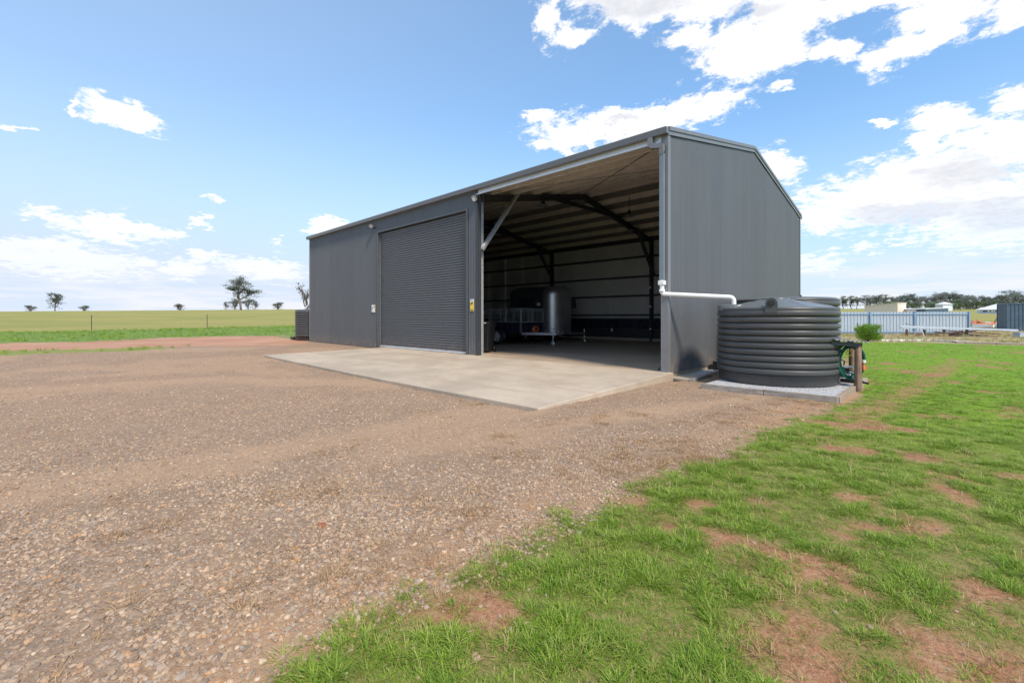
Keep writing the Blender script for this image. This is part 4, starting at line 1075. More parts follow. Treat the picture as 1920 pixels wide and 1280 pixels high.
# ------------------------------------------------------------------ box trailer with mesh cage
tr = empty('box_trailer', (-8.50, 5.3, 0), R(4), label='dark box trailer with galvanised mesh cage parked inside the open bay', cat='trailer')
TW, TL = .80, 2.55
b_ = MB()
for (x0, x1, y0, y1) in ((-TL, 0, -TW, -TW+.04), (-TL, 0, TW-.04, TW), (-TL, -TL+.04, -TW+.04, TW-.04), (-.04, 0, -TW+.04, TW-.04)): b_.box(x0, x1, y0, y1, .52, .94)
b_.box(-TL+.04, -.04, -TW+.04, TW-.04, .52, .55); b_.build('tray', M['navy'], tr, bevel=.006)
for (x0, x1) in ((-TL, -TL+.08), (-.06, .02)):
    for y_ in (-TW-.012, TW-.048): MB().box(x0, x1, y_, y_+.06, .50, .94).build('corner_post', M['trim'], tr)
def cage(axis_, a0_, a1, c_, parent):
    z0, z1 = .955, 1.52; fr = MB(); wi = MB()
    pt = (lambda a_, z: (a_, c_, z)) if axis_ == 'x' else (lambda a_, z: (c_, a_, z))
    for z in (z0, z1): fr.bar(pt(a0_, z), pt(a1, z), .03, .03)
    for a_ in (a0_+.015, a1-.015): fr.bar(pt(a_, z0+.015), pt(a_, z1-.015), .03, .03)
    po = fr.build('cage_frame', M['galv'], parent)
    k = a0_+.07
    while k < a1-.03: wi.bar(pt(k, z0), pt(k, z1), .005, .005); k += .06
    z = z0+.07
    while z < z1-.02: wi.bar(pt(a0_, z), pt(a1, z), .005, .005); z += .075
    wi.build('wire_mesh', M['galv'], po)
for k in range(3): cage('x', -TL+k*TL/3+.02, -TL+(k+1)*TL/3-.02, -TW+.02, tr); cage('x', -TL+k*TL/3+.02, -TL+(k+1)*TL/3-.02, TW-.02, tr)
for k in range(2): cage('y', -TW+.03+k*(TW-.02), -TW+.03+(k+1)*(TW-.02)-.03, -.02, tr); cage('y', -TW+.03+k*(TW-.02), -TW+.03+(k+1)*(TW-.02)-.03, -TL+.02, tr)
wheel(tr, -1.15, -TW-.13, .33, .18, -1); wheel(tr, -1.15, TW+.13, .33, .18, 1)
for s__ in (-1, 1):
    vs = []; n_ = 14
    for i in range(n_+1):
        a_ = R(-8)+(math.pi+R(16))*i/n_
        for rr in (.385, .395):
            for y_ in (s__*(TW+.005), s__*(TW+.24)): vs.append((-1.15+rr*1.08*math.cos(a_), y_, .33+rr*math.sin(a_)))
    fs = []
    for i in range(n_): q = 4*i; fs += [(q, q+1, q+5, q+4), (q+2, q+6, q+7, q+3), (q, q+4, q+6, q+2), (q+1, q+3, q+7, q+5)]
    MB().add(vs, fs, True).build('mudguard', M['navy'], tr)
MB().box(-TL, 0, -.5, -.44, .42, .515).box(-TL, 0, .44, .5, .42, .515).box(-1.18, -1.10, -TW-.05, TW+.05, .31, .41).build('chassis', M['steeldark'], tr)
MB().bar((-.1, -.62, .47), (1.22, -.03, .47), .05, .09).bar((-.1, .62, .47), (1.22, .03, .47), .05, .09).bar((1.15, 0, .47), (1.45, 0, .47), .06, .06).build('drawbar', M['chequer'], tr)
MB().add([(.03, -.60, .525), (.85, -.22, .525), (.85, .22, .525), (.03, .60, .525), (.03, -.60, .50), (.85, -.22, .50), (.85, .22, .50), (.03, .60, .50)],
         [(0, 1, 2, 3), (7, 6, 5, 4), (0, 4, 5, 1), (1, 5, 6, 2), (2, 6, 7, 3), (3, 7, 4, 0)]).build('drawbar_plate', M['chequer'], tr)
MB().tube([(1.40, 0, .50), (1.55, 0, .52)], .045, 12).tube([(1.32, .0, .52), (1.28, .0, .66), (1.38, 0, .72)], .014, 8).tube([(1.05, .02, .52), (1.0, .02, .74)], .018, 8).build('coupling', M['chrome'], tr)
MB().tube([(1.12, -.10, .13), (1.12, -.10, .66)], .024, 10).tube([(1.12, -.10, .66), (1.20, -.10, .70)], .01, 6).build('jockey_post', M['chrome'], tr)
MB().lathe([(0, -.025), (.085, -.025), (.085, .025), (0, .025)], (1.12, -.10, .088), 20, axis='y').build('jockey_wheel', M['rim'], tr)
o = empty('strap_coil', (-8.37, 5.28, .53), R(4), label='orange coiled strap lying on the trailer drawbar plate', cat='strap')
for k in range(4): MB().tube([(.03*k, .17*math.cos(i/24*6.283)*(1-.08*k), .13+.125*math.sin(i/24*6.283)*(1-.05*k)) for i in range(24)], .022, 8, closed=True).build('coil', M['orange'], o)
# load in the trailer
o = empty('tarp', (-9.85, 5.25, .56), label='folded pale blue tarp lying in the caged trailer', cat='tarp')
b_ = MB(); vs = []
for i in range(13):
    for j in range(9):
        u, v_ = i/12, j/8; vs.append((-.7+1.4*u, -.5+1.0*v_, .50*math.sin(math.pi*u)**.6*math.sin(math.pi*v_)**.5*(.7+.5*random.random())))
b_.add(vs, [(i*9+j, (i+1)*9+j, (i+1)*9+j+1, i*9+j+1) for i in range(12) for j in range(8)], True); b_.build('tarp_fold', M['fencerail'], o)
# ------------------------------------------------------------------ horse float
hf = empty('horse_float', (-8.75, 8.0, 0), R(3), label='grey metallic horse float with rounded nose behind the box trailer', cat='horse float')
def plan(sx, sy, ins=0, n_=16):
    L0, W0 = -2.9+ins, .86-ins; out = []
    # rounded nose at +x, near-square tail
    rr = .74-ins*.6
    for i in range(n_+1):
        a_ = -math.pi/2+math.pi/2*i/n_; out.append((-rr+rr*math.cos(a_)-ins*.4, -W0+rr+rr*math.sin(a_)))
    for i in range(n_+1):
        a_ = math.pi/2*i/n_; out.append((-rr+rr*math.cos(a_)-ins*.4, W0-rr+rr*math.sin(a_)))
    r2 = .12
    for i in range(5):
        a_ = math.pi/2+math.pi/2*i/4; out.append((L0+r2+r2*math.cos(a_), W0-r2+r2*math.sin(a_)))
    for i in range(5):
        a_ = math.pi+math.pi/2*i/4; out.append((L0+r2+r2*math.cos(a_), -W0+r2+r2*math.sin(a_)))
    return out
rings = [(0.0, .38), (0.0, .9), (0, .905), (0, 1.6), (0, 2.20)]+[(.42*(1-math.cos(a_)), 2.20+.42*math.sin(a_)) for a_ in [math.pi/2*k/8 for k in range(1, 9)]]
vs = []; n_ = len(plan(0, 0))
for ins, z in rings: vs += [(p[0], p[1], z) for p in plan(0, 0, ins)]
fs = [(i*n_+k, i*n_+(k+1) % n_, (i+1)*n_+(k+1) % n_, (i+1)*n_+k) for i in range(len(rings)-1) for k in range(n_)]
b_ = MB().add(vs, fs, True); b_.add(vs, [tuple(range((len(rings)-1)*n_, len(rings)*n_)), tuple(range(n_))[::-1]]); b_.build('body', M['floatshade'], hf)
vs = []; nn_ = 34  # shell added over the nose to carry its bright highlight apart from the sides
for ins, z in rings: vs += [(p[0]*1.0, p[1]*1.0, z) for p in plan(0, 0, ins-.008)[:nn_]]
MB().add(vs, [(i*nn_+k, i*nn_+k+1, (i+1)*nn_+k+1, (i+1)*nn_+k) for i in range(len(rings)-1) for k in range(nn_-1)], True).build('nose_highlight_shell', M['float'], hf)
vs = []
for z, off in ((.36, .012), (.44, .012)): vs += [(p[0]*1.006+.004, p[1]*(1+off), z) for p in plan(0, 0, 0)]
MB().add(vs, [(k, (k+1) % n_, n_+(k+1) % n_, n_+k) for k in range(n_)], True).build('skirt_strip', M['trim'], hf)
vs = []
for z in (1.44, 1.50): vs += [(p[0]*1.004+.003, p[1]*1.006, z) for p in plan(0, 0, 0)]
MB().add(vs, [(k, (k+1) % n_, n_+(k+1) % n_, n_+k) for k in range(n_)], True).build('trim_strip', M['fencerail'], hf)
MB().box(-1.12, -.92, -.878, -.862, 1.70, 1.84).build('side_marker', M['cream'], hf)
MB().box(-2.3, -1.3, -.875, -.862, 1.65, 2.05).build('side_window', M['window'], hf, bevel=.004)
MB().box(-.16, -.03, .44, .80, 1.60, 2.02).build('front_window', M['window'], hf, bevel=.02)
wheel(hf, -1.75, -.95, .32, .18, -1); wheel(hf, -1.75, .95, .32, .18, 1)
MB().bar((-.3, -.45, .42), (1.0, 0, .42), .05, .08).bar((-.3, .45, .42), (1.0, 0, .42), .05, .08).build('drawbar', M['steeldark'], hf)
MB().box(-2.6, -.2, -.78, .78, .30, .378).build('chassis', M['steeldark'], hf)
MB().tube([(.95, 0, .09), (.95, 0, .62)], .022, 10).lathe([(0, -.02), (.08, -.02), (.08, .02), (0, .02)], (.95, 0, .082), 18, axis='y').build('jockey_wheel', M['chrome'], hf)
# ------------------------------------------------------------------ left wire fence
fp = [at(-420, 24), pix(-60, 623), pix(171, 620), pix(388, 615), pix(555, 610.5)]
e1 = (fp[4][0]-fp[3][0], fp[4][1]-fp[3][1]); fp += [(fp[4][0]+e1[0]*k, fp[4][1]+e1[1]*k) for k in (1, 2)]
wf = empty('wire_fence', (fp[2][0], fp[2][1], float(H(*fp[2]))), label='wire fence on thin steel posts between the green band and the pasture', cat='fence')
b0 = wf.location
for p in fp:
    z = float(H(*p)); x, y, zz_ = p[0]-b0.x, p[1]-b0.y, z-b0.z
    MB().box(x-.035, x+.035, y-.004, y+.004, zz_-.1, zz_+1.22).box(x-.004, x+.004, y+.004, y+.05, zz_-.1, zz_+1.22).build('post', M['rust'], wf)
for hgt_ in (.25, .5, .75, 1.0, 1.15):
    MB().tube([(p[0]-b0.x, p[1]-b0.y-.01, float(H(*p))-b0.z+hgt_) for p in fp], .0035, 4).build('wire', M['wire'], wf)

# ------------------------------------------------------------------ trees
def gum_parts(seed, h, wd, nleaf, open_=.5, clear=.28, flat=.5, leaf=.028, lean=0, fill=0):
    """a branching trunk and leaf clumps at the twig ends; unit: metres"""
    r_ = random.Random(seed); tb = MB(); clumps = []
    def grow(p, d, ln, rad, lev):
        n_ = 4; pts = [p]; rs = [rad]
        for k in range(n_):
            d = (d+Vector((r_.uniform(-.22, .22), r_.uniform(-.22, .22), r_.uniform(-.08, .16)))).normalized()
            p = p+d*ln/n_; pts.append(p); rs.append(rad*(1-.38*(k+1)/n_))
        tb.tube(pts, rs, 6 if lev < 2 else 4, cap=False)
        if lev >= 1: clumps.append(pts[-1]); 
        if lev >= 3: clumps.append(pts[2]); return
        for k in range(r_.choice((2, 3, 3)) if lev else 4):
            a_ = r_.uniform(0, 6.283); sp = r_.uniform(.45, .95)*(wd/h*1.5)
            nd = Vector((math.cos(a_)*sp, math.sin(a_)*sp, r_.uniform(.35, .95))).normalized()
            nd = (nd+d*.45).normalized(); st = pts[r_.choice((2, 3, 4, 4))]
            grow(st, nd, ln*r_.uniform(.55, .8), rad*.52, lev+1)
    grow(Vector((0, 0, -.3)), Vector((lean, 0, 1)).normalized(), h*clear+.3, h*.026, 0)
    mz = max(c.z for c in clumps); mx = max(math.hypot(c.x, c.y) for c in clumps)
    fz = (h*.95)/mz; fx = (wd/2*.9)/mx
    tb.v = [(v_[0]*(1+(fx-1)*min(1, max(0, v_[2]/mz*1.5))), v_[1]*(1+(fx-1)*min(1, max(0, v_[2]/mz*1.5))), v_[2]*fz) for v_ in tb.v]
    for k in range(fill):        # further clumps through the crown, on thin twigs
        a_ = r_.uniform(0, 6.283); zf = r_.uniform(.02, 1); rr = math.sqrt(r_.random())*math.sqrt(max(0, 1-(zf*1.0-.35)**2/.45))
        clumps.append(Vector((math.cos(a_)*rr*wd*.46/(fx if fx else 1), math.sin(a_)*rr*wd*.46/(fx if fx else 1), (h*(clear*.7+(1-clear*.7)*zf)*.93)/fz)))
    lv = MB(); per = max(4, nleaf//len(clumps))
    for c in clumps:
        if r_.random() < open_*.35: continue
        k_ = 1+(fx-1)*min(1, max(0, c.z/mz*1.5))
        c = Vector((c.x*k_, c.y*k_, c.z*fz)); cr = wd*r_.uniform(.06, .12)
        for k in range(per):
            o_ = Vector((r_.gauss(0, 1), r_.gauss(0, 1), r_.gauss(0, flat))); o_ = o_*cr*.55
            s_ = h*leaf*r_.uniform(.5, 1.2); a1 = Vector((r_.gauss(0, 1), r_.gauss(0, 1), r_.gauss(0, .6))).normalized(); a2 = a1.orthogonal().normalized()
            q = c+o_; lv.add([q-a1*s_, q+a2*s_*.45, q+a1*s_, q-a2*s_*.45], [(0, 1, 2, 3)])
    return tb, lv
GUMS = []
def gum_kind(key, *a_, mat_='gum', **kw):
    tb, lv = gum_parts(*a_, **kw); GUMS.append((tb.mesh('trunk', M['bark']), lv.mesh('crown', M[mat_]))); return len(GUMS)-1
def place_tree(kind, px, pyb, q, hscale, label, group=None, rz=0, sx=1, name='gum_tree', zoff=0):
    x, y = at(px, q); o = empty(name, (x, y, float(H(x, y))+zoff), rz, label=label, cat='tree', group=group)
    o.scale = (hscale*sx, hscale*sx, hscale)
    tm, cm = GUMS[kind]; inst('trunk', tm, o); inst('crown', cm, o); return o
big = gum_kind('big', 3, 16.5, 16.0, 6400, open_=.5, clear=.26, flat=.42, leaf=.017, fill=34)
k1 = gum_kind('k1', 14, 10, 9, 2200, fill=46, open_=.3, clear=.2, flat=.6, leaf=.028)
k2 = gum_kind('k2', 21, 10, 13, 2200, fill=40, open_=.2, clear=.12, flat=.45, leaf=.03)
k3 = gum_kind('k3', 33, 10, 9, 700, open_=1.4, clear=.22, flat=.5, leaf=.024)
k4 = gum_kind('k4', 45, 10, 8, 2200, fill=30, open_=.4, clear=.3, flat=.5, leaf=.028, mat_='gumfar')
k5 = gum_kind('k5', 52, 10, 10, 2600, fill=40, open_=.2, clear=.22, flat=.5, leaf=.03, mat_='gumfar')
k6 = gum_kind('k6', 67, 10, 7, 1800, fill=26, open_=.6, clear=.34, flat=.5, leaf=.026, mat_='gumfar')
k7 = gum_kind('k7', 71, 10, 11, 4200, fill=90, open_=.0, clear=.10, flat=.8, leaf=.034, mat_='wattle')
k8 = gum_kind('k8', 83, 10, 7, 2200, fill=80, open_=.0, clear=.12, flat=.9, leaf=.034, mat_='wattle')
def tree_px(kind, px, ytop, ybase, q, label, sx=1, rz=0, name='gum_tree', group=None):
    """stands on the terrain at depth q, its top at ytop"""
    x, y = at(px, q); z = float(H(x, y)); h = zat(ytop, q)-z
    return place_tree(kind, px, ybase, q, h/(16.5 if kind == 0 else 10), label, group, rz, sx, name)
tree_px(big, 452, 517, 578, 212, 'tall spreading gum tree with open layered crown on the pasture, largest on the left horizon', rz=1.2, sx=1.2)
tree_px(k1, 103, 548, 580, 255, 'round dense gum tree standing alone near the left edge of the horizon', rz=.4, sx=1.0)
tree_px(k2, 56, 572, 580, 300, 'small flat-topped distant tree left of the round gum tree', sx=1.3)
tree_px(k2, 160, 572, 580, 330, 'small low distant tree right of the round gum tree', rz=2, sx=1.1)
tree_px(k2, 337, 569, 578, 330, 'low distant tree about midway between the round gum and the tall gum', rz=1, sx=1.2)
tree_px(k2, 522, 566, 577, 300, 'low dense tree between the tall gum and the shed', rz=3, sx=1.25)
tree_px(k1, 424, 565, 577, 300, 'small tree just left of the tall gum', rz=2, sx=.8)
tree_px(k2, 440, 561, 577, 275, 'bushy tree behind the left of the trunk of the tall gum', rz=4, sx=1.1)
tree_px(k2, 466, 560, 577, 270, 'bushy tree behind the right of the trunk of the tall gum', rz=2, sx=.9)
tree_px(k1, 478, 563, 577, 290, 'small open tree right of the tall gum', rz=1, sx=.9)
tree_px(k3, 574, 530, 578, 110, 'half-dead gum tree with bare twigs beside the left corner of the shed', rz=.5, sx=1.0)
# wooded rise at the right: every tree its own
r_ = random.Random(77)
spec = []
for i in range(26):
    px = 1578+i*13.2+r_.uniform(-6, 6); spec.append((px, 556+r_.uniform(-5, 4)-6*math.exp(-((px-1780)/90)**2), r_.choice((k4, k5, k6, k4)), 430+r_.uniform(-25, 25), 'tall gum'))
for i in range(34):
    px = 1655+i*7.2+r_.uniform(-5, 5); spec.append((px, 565+r_.uniform(-4, 3), r_.choice((k7, k8, k5)), 380+r_.uniform(-25, 20), 'bushy tree'))
for (px, ty) in ((1700, 570), (1712, 569), (1748, 566), (1762, 570), (1790, 568), (1800, 567), (1860, 572)): spec.append((px, ty, k8, 300, 'round tree'))
spec.append((1896, 543, k5, 260, 'large gum')); spec.append((1915, 546, k4, 262, 'large gum'))
spec.append((1960, 548, k5, 300, 'large gum'))
spec.sort()
ref = [(1600, 'at left end of wooded rise'), (1660, 'above the beige shed'), (1720, 'behind the steel fence middle'), (1790, 'behind the steel fence end'), (1850, 'left of the white-roofed house'), (1890, 'behind the white roofed house'), (2100, 'behind the blue container')]
cnt = {}
ORD = ['leftmost', 'second from left', 'third from left', 'fourth from left', 'fifth from left', 'sixth from left', 'seventh from left', 'eighth from left', 'ninth from left', 'tenth from left']
def ordinal(i, n):
    return 'rightmost' if i == n-1 else ORD[i]
for (px, ty, kd, q, kindname) in spec:
    place_ = [b_ for a_, b_ in ref if px <= a_][0]; key = (kindname, place_); cnt[key] = cnt.get(key, 0)+1
tot = dict(cnt); cnt = {}
names = {1: ['one'], 2: ['left', 'right'], 3: ['leftmost', 'middle', 'rightmost'], 4: ['leftmost', 'second from left', 'third from left', 'rightmost'], 5: ['leftmost', 'second from left', 'middle', 'fourth from left', 'rightmost']}
for (px, ty, kd, q, kindname) in spec:
    place_ = [b_ for a_, b_ in ref if px <= a_][0]; key = (kindname, place_); i = cnt.get(key, 0); cnt[key] = i+1
    nm = ordinal(i, tot[key])
    lab = ('only %s on horizon %s' % (kindname, place_)) if tot[key] == 1 else '%s of the %ss on horizon %s' % (nm, kindname, place_)
    tree_px(kd, px, ty, 582, q, lab, sx=r_.uniform(1.1, 1.6), rz=r_.uniform(0, 6), group='trees on the wooded rise')
# green shrub before the fence
sx_, sy_ = pix(1628, 640)
sh = empty('green_shrub', (sx_, sy_, float(H(sx_, sy_))), label='round bright green shrub at the far edge of the lawn', cat='shrub')
b_ = MB(); lv = MB(); r_ = random.Random(4)
for i in range(30):
    a_ = r_.uniform(0, 6.283); el = r_.uniform(.2, 1.5); tip = Vector((math.cos(a_)*math.cos(el)*.5, math.sin(a_)*math.cos(el)*.5, .15+math.sin(el)*.6))
    b_.tube([(0, 0, 0), tuple(tip*.5+Vector((0, 0, .05))), tuple(tip)], [.014, .009, .003], 4, cap=False)
lump = [Vector((r_.uniform(-.40, .40), r_.uniform(-.40, .40), r_.uniform(.22, .78))) for _ in range(34)]
for k in range(5200):
    c_ = r_.choice(lump); d = Vector((r_.gauss(0, 1), r_.gauss(0, 1), r_.gauss(.15, 1))).normalized()
    q = c_+d*.22*r_.uniform(.5, 1.15); e_ = Vector((q.x, q.y, (q.z-.45)))
    if q.z < .04: continue
    d2 = (e_.normalized()+Vector((r_.gauss(0, .4), r_.gauss(0, .4), r_.gauss(.5, .4)))).normalized(); s2_ = d2.orthogonal().normalized()*.013
    lv.add([q-s2_, q+s2_, q+d2*r_.uniform(.06, .12)], [(0, 1, 2)])
b_.build('stem', M['bark'], sh); lv.build('foliage', M['shrub'], sh)

# ------------------------------------------------------------------ steel fence at the right
fa, fb = at(1500, 36.8), at(1817, 36.2)
fv = Vector((fb[0]-fa[0], fb[1]-fa[1], 0)); fl = fv.length; fd = fv.normalized(); ang = math.atan2(fd.y, fd.x)
fo = empty('steel_fence', (fa[0], fa[1], float(H(*fa))), ang, label='long pale blue-grey steel panel fence with darker blue posts and rails', cat='fence')
FH = 1.80
def kprof(w_):
    pr = []; nr = max(1, int(round(w_/.30))); rw = w_/nr
    for k in range(nr):
        for f, d in ((0, 0), (.06, .035), (.20, .035), (.26, 0), (.99, 0)): pr.append((k*rw+f*rw, -d))
    return pr
pr = kprof(.76); vs = [(a_, b_2, z) for a_, b_2 in pr for z in (.02, FH)]
smesh = MB().add(vs, [(2*i, 2*i+2, 2*i+3, 2*i+1) for i in range(len(pr)-1)]).mesh('fence_sheet', M['fence'])
nsh = int(fl/.76)+1
for k in range(nsh): inst('fence_sheet', smesh, fo, (fl-(k+1)*.76, -.002*(k % 2), 0))
for px in (1500, 1547, 1632, 1715, 1816):
    u = (px-1500)/(1817-1500)*fl
    MB().box(u-.06, u+.06, -.11, -.04, -.05, FH+.02).build('post', M['fencerail'], fo, bevel=.005)
for z in (.16, 1.58):
    MB().box(0, fl, -.075, -.038, z, z+.07).build('rail', M['fencerail'], fo)
# ------------------------------------------------------------------ shipping container at the right edge
cx_, cy_ = at(1888, 45.5); co = empty('shipping_container', (cx_, cy_, float(H(cx_, cy_))), TH-R(30), label='slate blue corrugated shipping container at the right edge behind the lawn', cat='container')
def cont_wall(L_, fn, nm):
    n_ = int(L_/.28); vs = []; 
    for k in range(n_):
        for f, d in ((0, 0), (.3, 0), (.42, .04), (.72, .04), (.84, 0)): u = (k+f)*L_/n_; vs += [fn(u, d, .17), fn(u, d, 2.72)]
    vs += [fn(L_, 0, .17), fn(L_, 0, 2.72)]
    MB().add(vs, [(2*i, 2*i+2, 2*i+3, 2*i+1) for i in range(len(vs)//2-1)]).build(nm, M['container'], co)
cont_wall(5.9, lambda u, d, z: (.08+u, .03+d, z), 'side_wall'); cont_wall(5.9, lambda u, d, z: (.08+u, 2.41-d, z), 'side_wall')
cont_wall(2.3, lambda u, d, z: (.03+d, .07+u, z), 'end_wall'); cont_wall(2.3, lambda u, d, z: (6.03-d, .07+u, z), 'end_wall')
MB().box(.02, 6.04, .02, 2.42, 2.72, 2.76).build('roof', M['container'], co)
for x in (0, 5.98):
    for y in (0, 2.36): MB().box(x, x+.08, y, y+.08, 0, 2.80).build('corner_post', M['container'], co)
b_ = MB()
for z in (.03, 2.68):
    b_.box(.08, 5.98, -.004, .076, z, z+.12); b_.box(.08, 5.98, 2.364, 2.444, z, z+.12); b_.box(-.004, .076, .08, 2.36, z, z+.12); b_.box(5.984, 6.064, .08, 2.36, z, z+.12)
b_.build('frame_rails', M['container'], co)

# ------------------------------------------------------------------ buildings far right
def gable_house(name, pxa, pxb, q, ybase, yeave, ytop, depth, wallm, roofm, lab, cat, style='hip', skew=0):
    xa, ya = at(pxa, q); xb, yb = at(pxb, q+skew); z0 = min(float(H(xa, ya)), float(H(xb, yb)))-.3
    d = Vector((xb-xa, yb-ya, 0)); L_ = d.length; o = empty(name, (xa, ya, z0), math.atan2(d.y, d.x), label=lab, cat=cat)
    ze = zat(yeave, q)-z0; zr = zat(ytop, q)-z0
    MB().box(0, L_, 0, depth, 0, ze).build('wall', wallm, o)
    ov = .5; b_ = MB()
    if style == 'hip':
        h_ = depth/2; vs = [(-ov, -ov, ze), (L_+ov, -ov, ze), (L_+ov, depth+ov, ze), (-ov, depth+ov, ze), (h_, depth/2, zr), (L_-h_, depth/2, zr)]
        b_.add(vs, [(0, 1, 5, 4), (2, 3, 4, 5), (1, 2, 5), (3, 0, 4), (0, 3, 2, 1)])
    else:
        vs = [(-.1, -.1, ze+.01), (L_+.1, -.1, zr), (L_+.1, depth+.1, zr), (-.1, depth+.1, ze+.01)]
        b_.add(vs+[(a_, b2, c_+.12) for a_, b2, c_ in vs], [(3, 2, 1, 0), (4, 5, 6, 7), (0, 1, 5, 4), (1, 2, 6, 5), (2, 3, 7, 6), (3, 0, 4, 7)])
        MB().add([(0, 0, ze), (L_, 0, ze), (L_, 0, zr-.01), (L_, depth, zr-.01), (L_, depth, ze), (0, depth, ze)], [(0, 1, 2), (1, 4, 3, 2), (4, 5, 3)]).build('gable', wallm, o)
    b_.build('roof', roofm, o)
    return o, L_, ze
o, L_, ze = gable_house('house', 1832, 1900, 195, 588, 580.5, 569.5, 9, M['housewall'], M['whiteroof'], 'pale blue house with a wide white hipped roof left of the container', 'house', 'hip', -11)
for (f0, f1) in ((.16, .30), (.36, .40), (.52, .56)): MB().box(L_*f0, L_*f1, -.02, .03, 1.1, ze-.4).build('window', M['window'], o)
for f0 in (.08, .44, .62): MB().box(L_*f0, L_*f0+.2, -.45, -.25, 0, ze).build('verandah_post', M['whiteroof'], o)
o, L_, ze = gable_house('beige_shed', 1621, 1683, 98, 590, 574.5, 569.5, 4, M['beige'], M['beige'], 'beige steel shed with a sloping roofline behind the steel fence', 'shed', 'skillion', -5)
MB().box(L_*.84, L_*.93, -.02, .02, .3, ze-.3).build('side_door', M['beige'], o)
o, L_, ze = gable_house('carport', 1735, 1778, 90, 592, 579.5, 577.8, 6, M['container'], M['whiteroof'], 'low grey open-fronted shed above the middle of the steel fence', 'shed', 'skillion')
o, L_, ze = gable_house('low_shed', 1716, 1736, 92, 592, 582, 577.5, 7, M['housewall'], M['whiteroof'], 'small white roof just above the fence, left of the open-fronted shed', 'shed', 'hip')
o, L_, ze = gable_house('hill_house', 1768, 1786, 290, 577, 570.5, 566, 5, M['housewall'], M['whiteroof'], 'pale roofed house half hidden among trees on the wooded rise', 'house', 'hip')

# ------------------------------------------------------------------ rubble, long steel lengths, concrete kerb beyond the lawn
r_ = random.Random(9)
pa, pb = at(1687, 33), at(1908, 31.5)
def beam(name, a_, za, b_2, zb_, w_, h_, mt, lab, cat):
    o = empty(name, (a_[0], a_[1], za), 0, label=lab, cat=cat)
    MB().bar((0, 0, 0), (b_2[0]-a_[0], b_2[1]-a_[1], zb_-za), w_, h_).build('length', M[mt], o); return o
beam('steel_beam', pa, zat(611.5, 33), pb, zat(619, 31.5), .14, .12, 'paleblue', 'longest pale blue steel beam resting on the scrap heap before the fence', 'beam')
pa2, pb2 = at(1690, 33.4), at(1822, 32.6)
beam('steel_beam', pa2, zat(613.5, 33.4), pb2, zat(616.5, 32.6), .3, .10, 'paleblue', 'shorter pale steel beam lying just behind the longest beam', 'beam')
beam('steel_beam', at(1697, 33.6), zat(605.5, 33.6), at(1712, 33.4), zat(611, 33.4), .04, .04, 'trim', 'short thin rod tilted up at the left end of the beams', 'rod')
heap = empty('scrap_heap', (*at(1755, 33.8), float(H(*at(1755, 33.8)))), 0, label='heap of dark steel trusses and posts under the pale beams', cat='scrap')
for k in range(16):
    p0 = at(r_.uniform(1690, 1815), 33+r_.uniform(-.6, 1.2)); a_ = r_.uniform(-.3, .3)+ang; L_ = r_.uniform(1.2, 3.6); z0 = r_.uniform(.05, .45); z1 = max(.04, z0+r_.uniform(-.35, .3))
    x0, y0 = p0[0]-heap.location.x, p0[1]-heap.location.y
    MB().bar((x0, y0, z0), (x0+L_*math.cos(a_), y0+L_*math.sin(a_), z1), .07, .06).build('truss_length', M['rust'] if k % 3 else M['steeldark'], heap)
for px in (1700, 1733, 1770, 1812):
    p0 = at(px, 32.9); x0, y0 = p0[0]-heap.location.x, p0[1]-heap.location.y
    MB().box(x0-.07, x0+.07, y0-.07, y0+.07, -.05, .50).build('prop', M['rust'], heap)
p0 = at(1733, 31.5); o = empty('white_stake', (*p0, float(H(*p0))), label='short white stake leaning in the dry grass before the scrap heap', cat='stake'); MB().bar((0, 0, 0), (-.09, 0, .42), .06, .04).build('stake_length', M['white'], o)
p0 = at(1608, 34.5); o = empty('steel_picket', (*p0, float(H(*p0))), ang, label='short dark steel picket with a side arm left of the green shrub', cat='post')
MB().box(-.03, .03, -.03, .03, 0, .95).build('post', M['rust'], o); MB().box(.03, .5, -.02, .02, .55, .60).build('arm', M['rust'], o)
# rubble pile beyond the end of the fence
def rub(px0, px1, q, n_, mts, smin, smax, hh, lab, name):
    c = at((px0+px1)/2, q); o = empty(name, (*c, float(H(*c))), 0, label=lab, cat='rubble')
    for k in range(n_):
        p0 = at(r_.uniform(px0, px1), q+r_.uniform(-2, 2)); s_ = r_.uniform(smin, smax); x0, y0 = p0[0]-c[0], p0[1]-c[1]; z0 = r_.uniform(0, hh)
        a_ = r_.uniform(0, 3.1)
        MB().bar((x0, y0, z0+.05), (x0+s_*2*math.cos(a_), y0+s_*2*math.sin(a_), z0+.05+r_.uniform(-.1, .25)), s_*r_.uniform(.4, 1.2), s_*r_.uniform(.12, .4)).build('piece', M[mts[k % len(mts)]], o)
    return o
rub(1822, 1862, 62, 34, ('redbrick', 'redbrick', 'rust', 'redbrick'), .25, .7, .45, 'orange heap of broken timber and clay beyond the end of the fence', 'rubble_pile')
rub(1846, 1884, 56, 30, ('white', 'paleblue', 'white', 'redbrick'), .3, .9, .40, 'white heap of sheets and offcuts left of the container', 'sheet_pile')
beam('steel_beam', at(1822, 54), zat(606.5, 54), at(1866, 54), zat(607.5, 54), .12, .12, 'redbrick', 'thin reddish beam lying in front of the orange heap', 'beam')
p0 = at(1874, 58); o = empty('leaning_frame', (*p0, float(H(*p0))), ang, label='dark leaning steel frame standing in the white heap by the container', cat='frame')
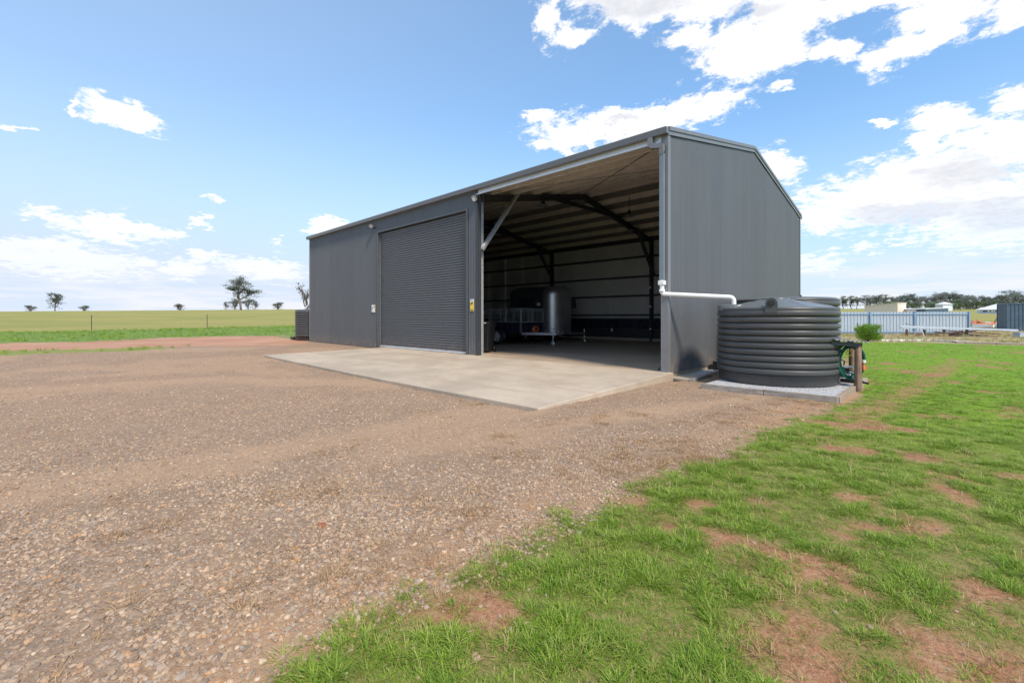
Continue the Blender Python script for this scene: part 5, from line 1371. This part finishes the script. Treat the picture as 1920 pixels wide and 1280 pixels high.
MB().bar((-.9, 0, 0), (.2, 0, 2.0), .09, .09).build('post', M['rust'], o); MB().bar((.1, 0, 1.95), (.9, 0, 2.1), .07, .07).build('arm', M['rust'], o)
# kerbs beyond the lawn
def kerb(pts_, w_, h_, mt, name, lab):
    for i, (A_, B_) in enumerate(zip(pts_[:-1], pts_[1:])):
        a_, b_2 = pix(*A_), pix(*B_); z = float(H(*a_)); z2 = float(H(*b_2))
        o = MB().bar((a_[0], a_[1], z+h_/2-.03), (b_2[0], b_2[1], z2+h_/2-.03), w_, h_).build(name, M[mt], bevel=.01); tag(o, lab[i], 'kerb', 'concrete lengths along the far edge of the lawn')
kerb([(1652, 639), (1745, 639), (1795, 642)], .12, .12, 'white', 'concrete_kerb', ['thin white kerb length starting beside the green shrub', 'thin white kerb length in the middle of the lawn edge'])
kerb([(1712, 637.5), (1790, 640), (1812, 643.5), (1868, 645), (1990, 648)], .7, .10, 'edgeconc', 'concrete_kerb', ['wide pale concrete length before the scrap heap', 'short pale concrete length at the bend of the lawn edge', 'wide concrete length right of the bend', 'long weathered concrete length running out at the right edge'])
p0 = at(1916, 31); o = empty('grey_box', (*p0, float(H(*p0))), ang, label='pale grey box lying on dry grass at the right edge of the picture', cat='box')
frus(MB(), .75, .5, 0, .72, .46, .30).build('box_body', M['fence'], o, bevel=.02); MB().box(-.39, .39, -.26, .26, .302, .34).build('lid', M['fence'], o, bevel=.01)
# reddish ant mound and tuft lying in the gravel
mx_, my_ = pix(604, 982)
b_ = MB(); vs = []
for i in range(7):
    for k in range(18):
        a_ = k/18*6.283; rr = .045*i/6; vs.append((rr*1.4*math.cos(a_), rr*math.sin(a_), .014*math.cos(i/6*1.57)+random.uniform(-.003, .003)-.004))
b_.add(vs, [(i*18+k, i*18+(k+1) % 18, (i+1)*18+(k+1) % 18, (i+1)*18+k) for i in range(6) for k in range(18)], True)
M['redsoil'] = mat('red_soil', (.26, .10, .045), .95, 0, .3, 30, .5)
o = b_.build('ant_mound', M['redsoil'], label='small red earth ant mound in the gravel yard', cat='mound'); o.location = (mx_, my_, float(gheight(np.array([mx_]), np.array([my_]))[0]))
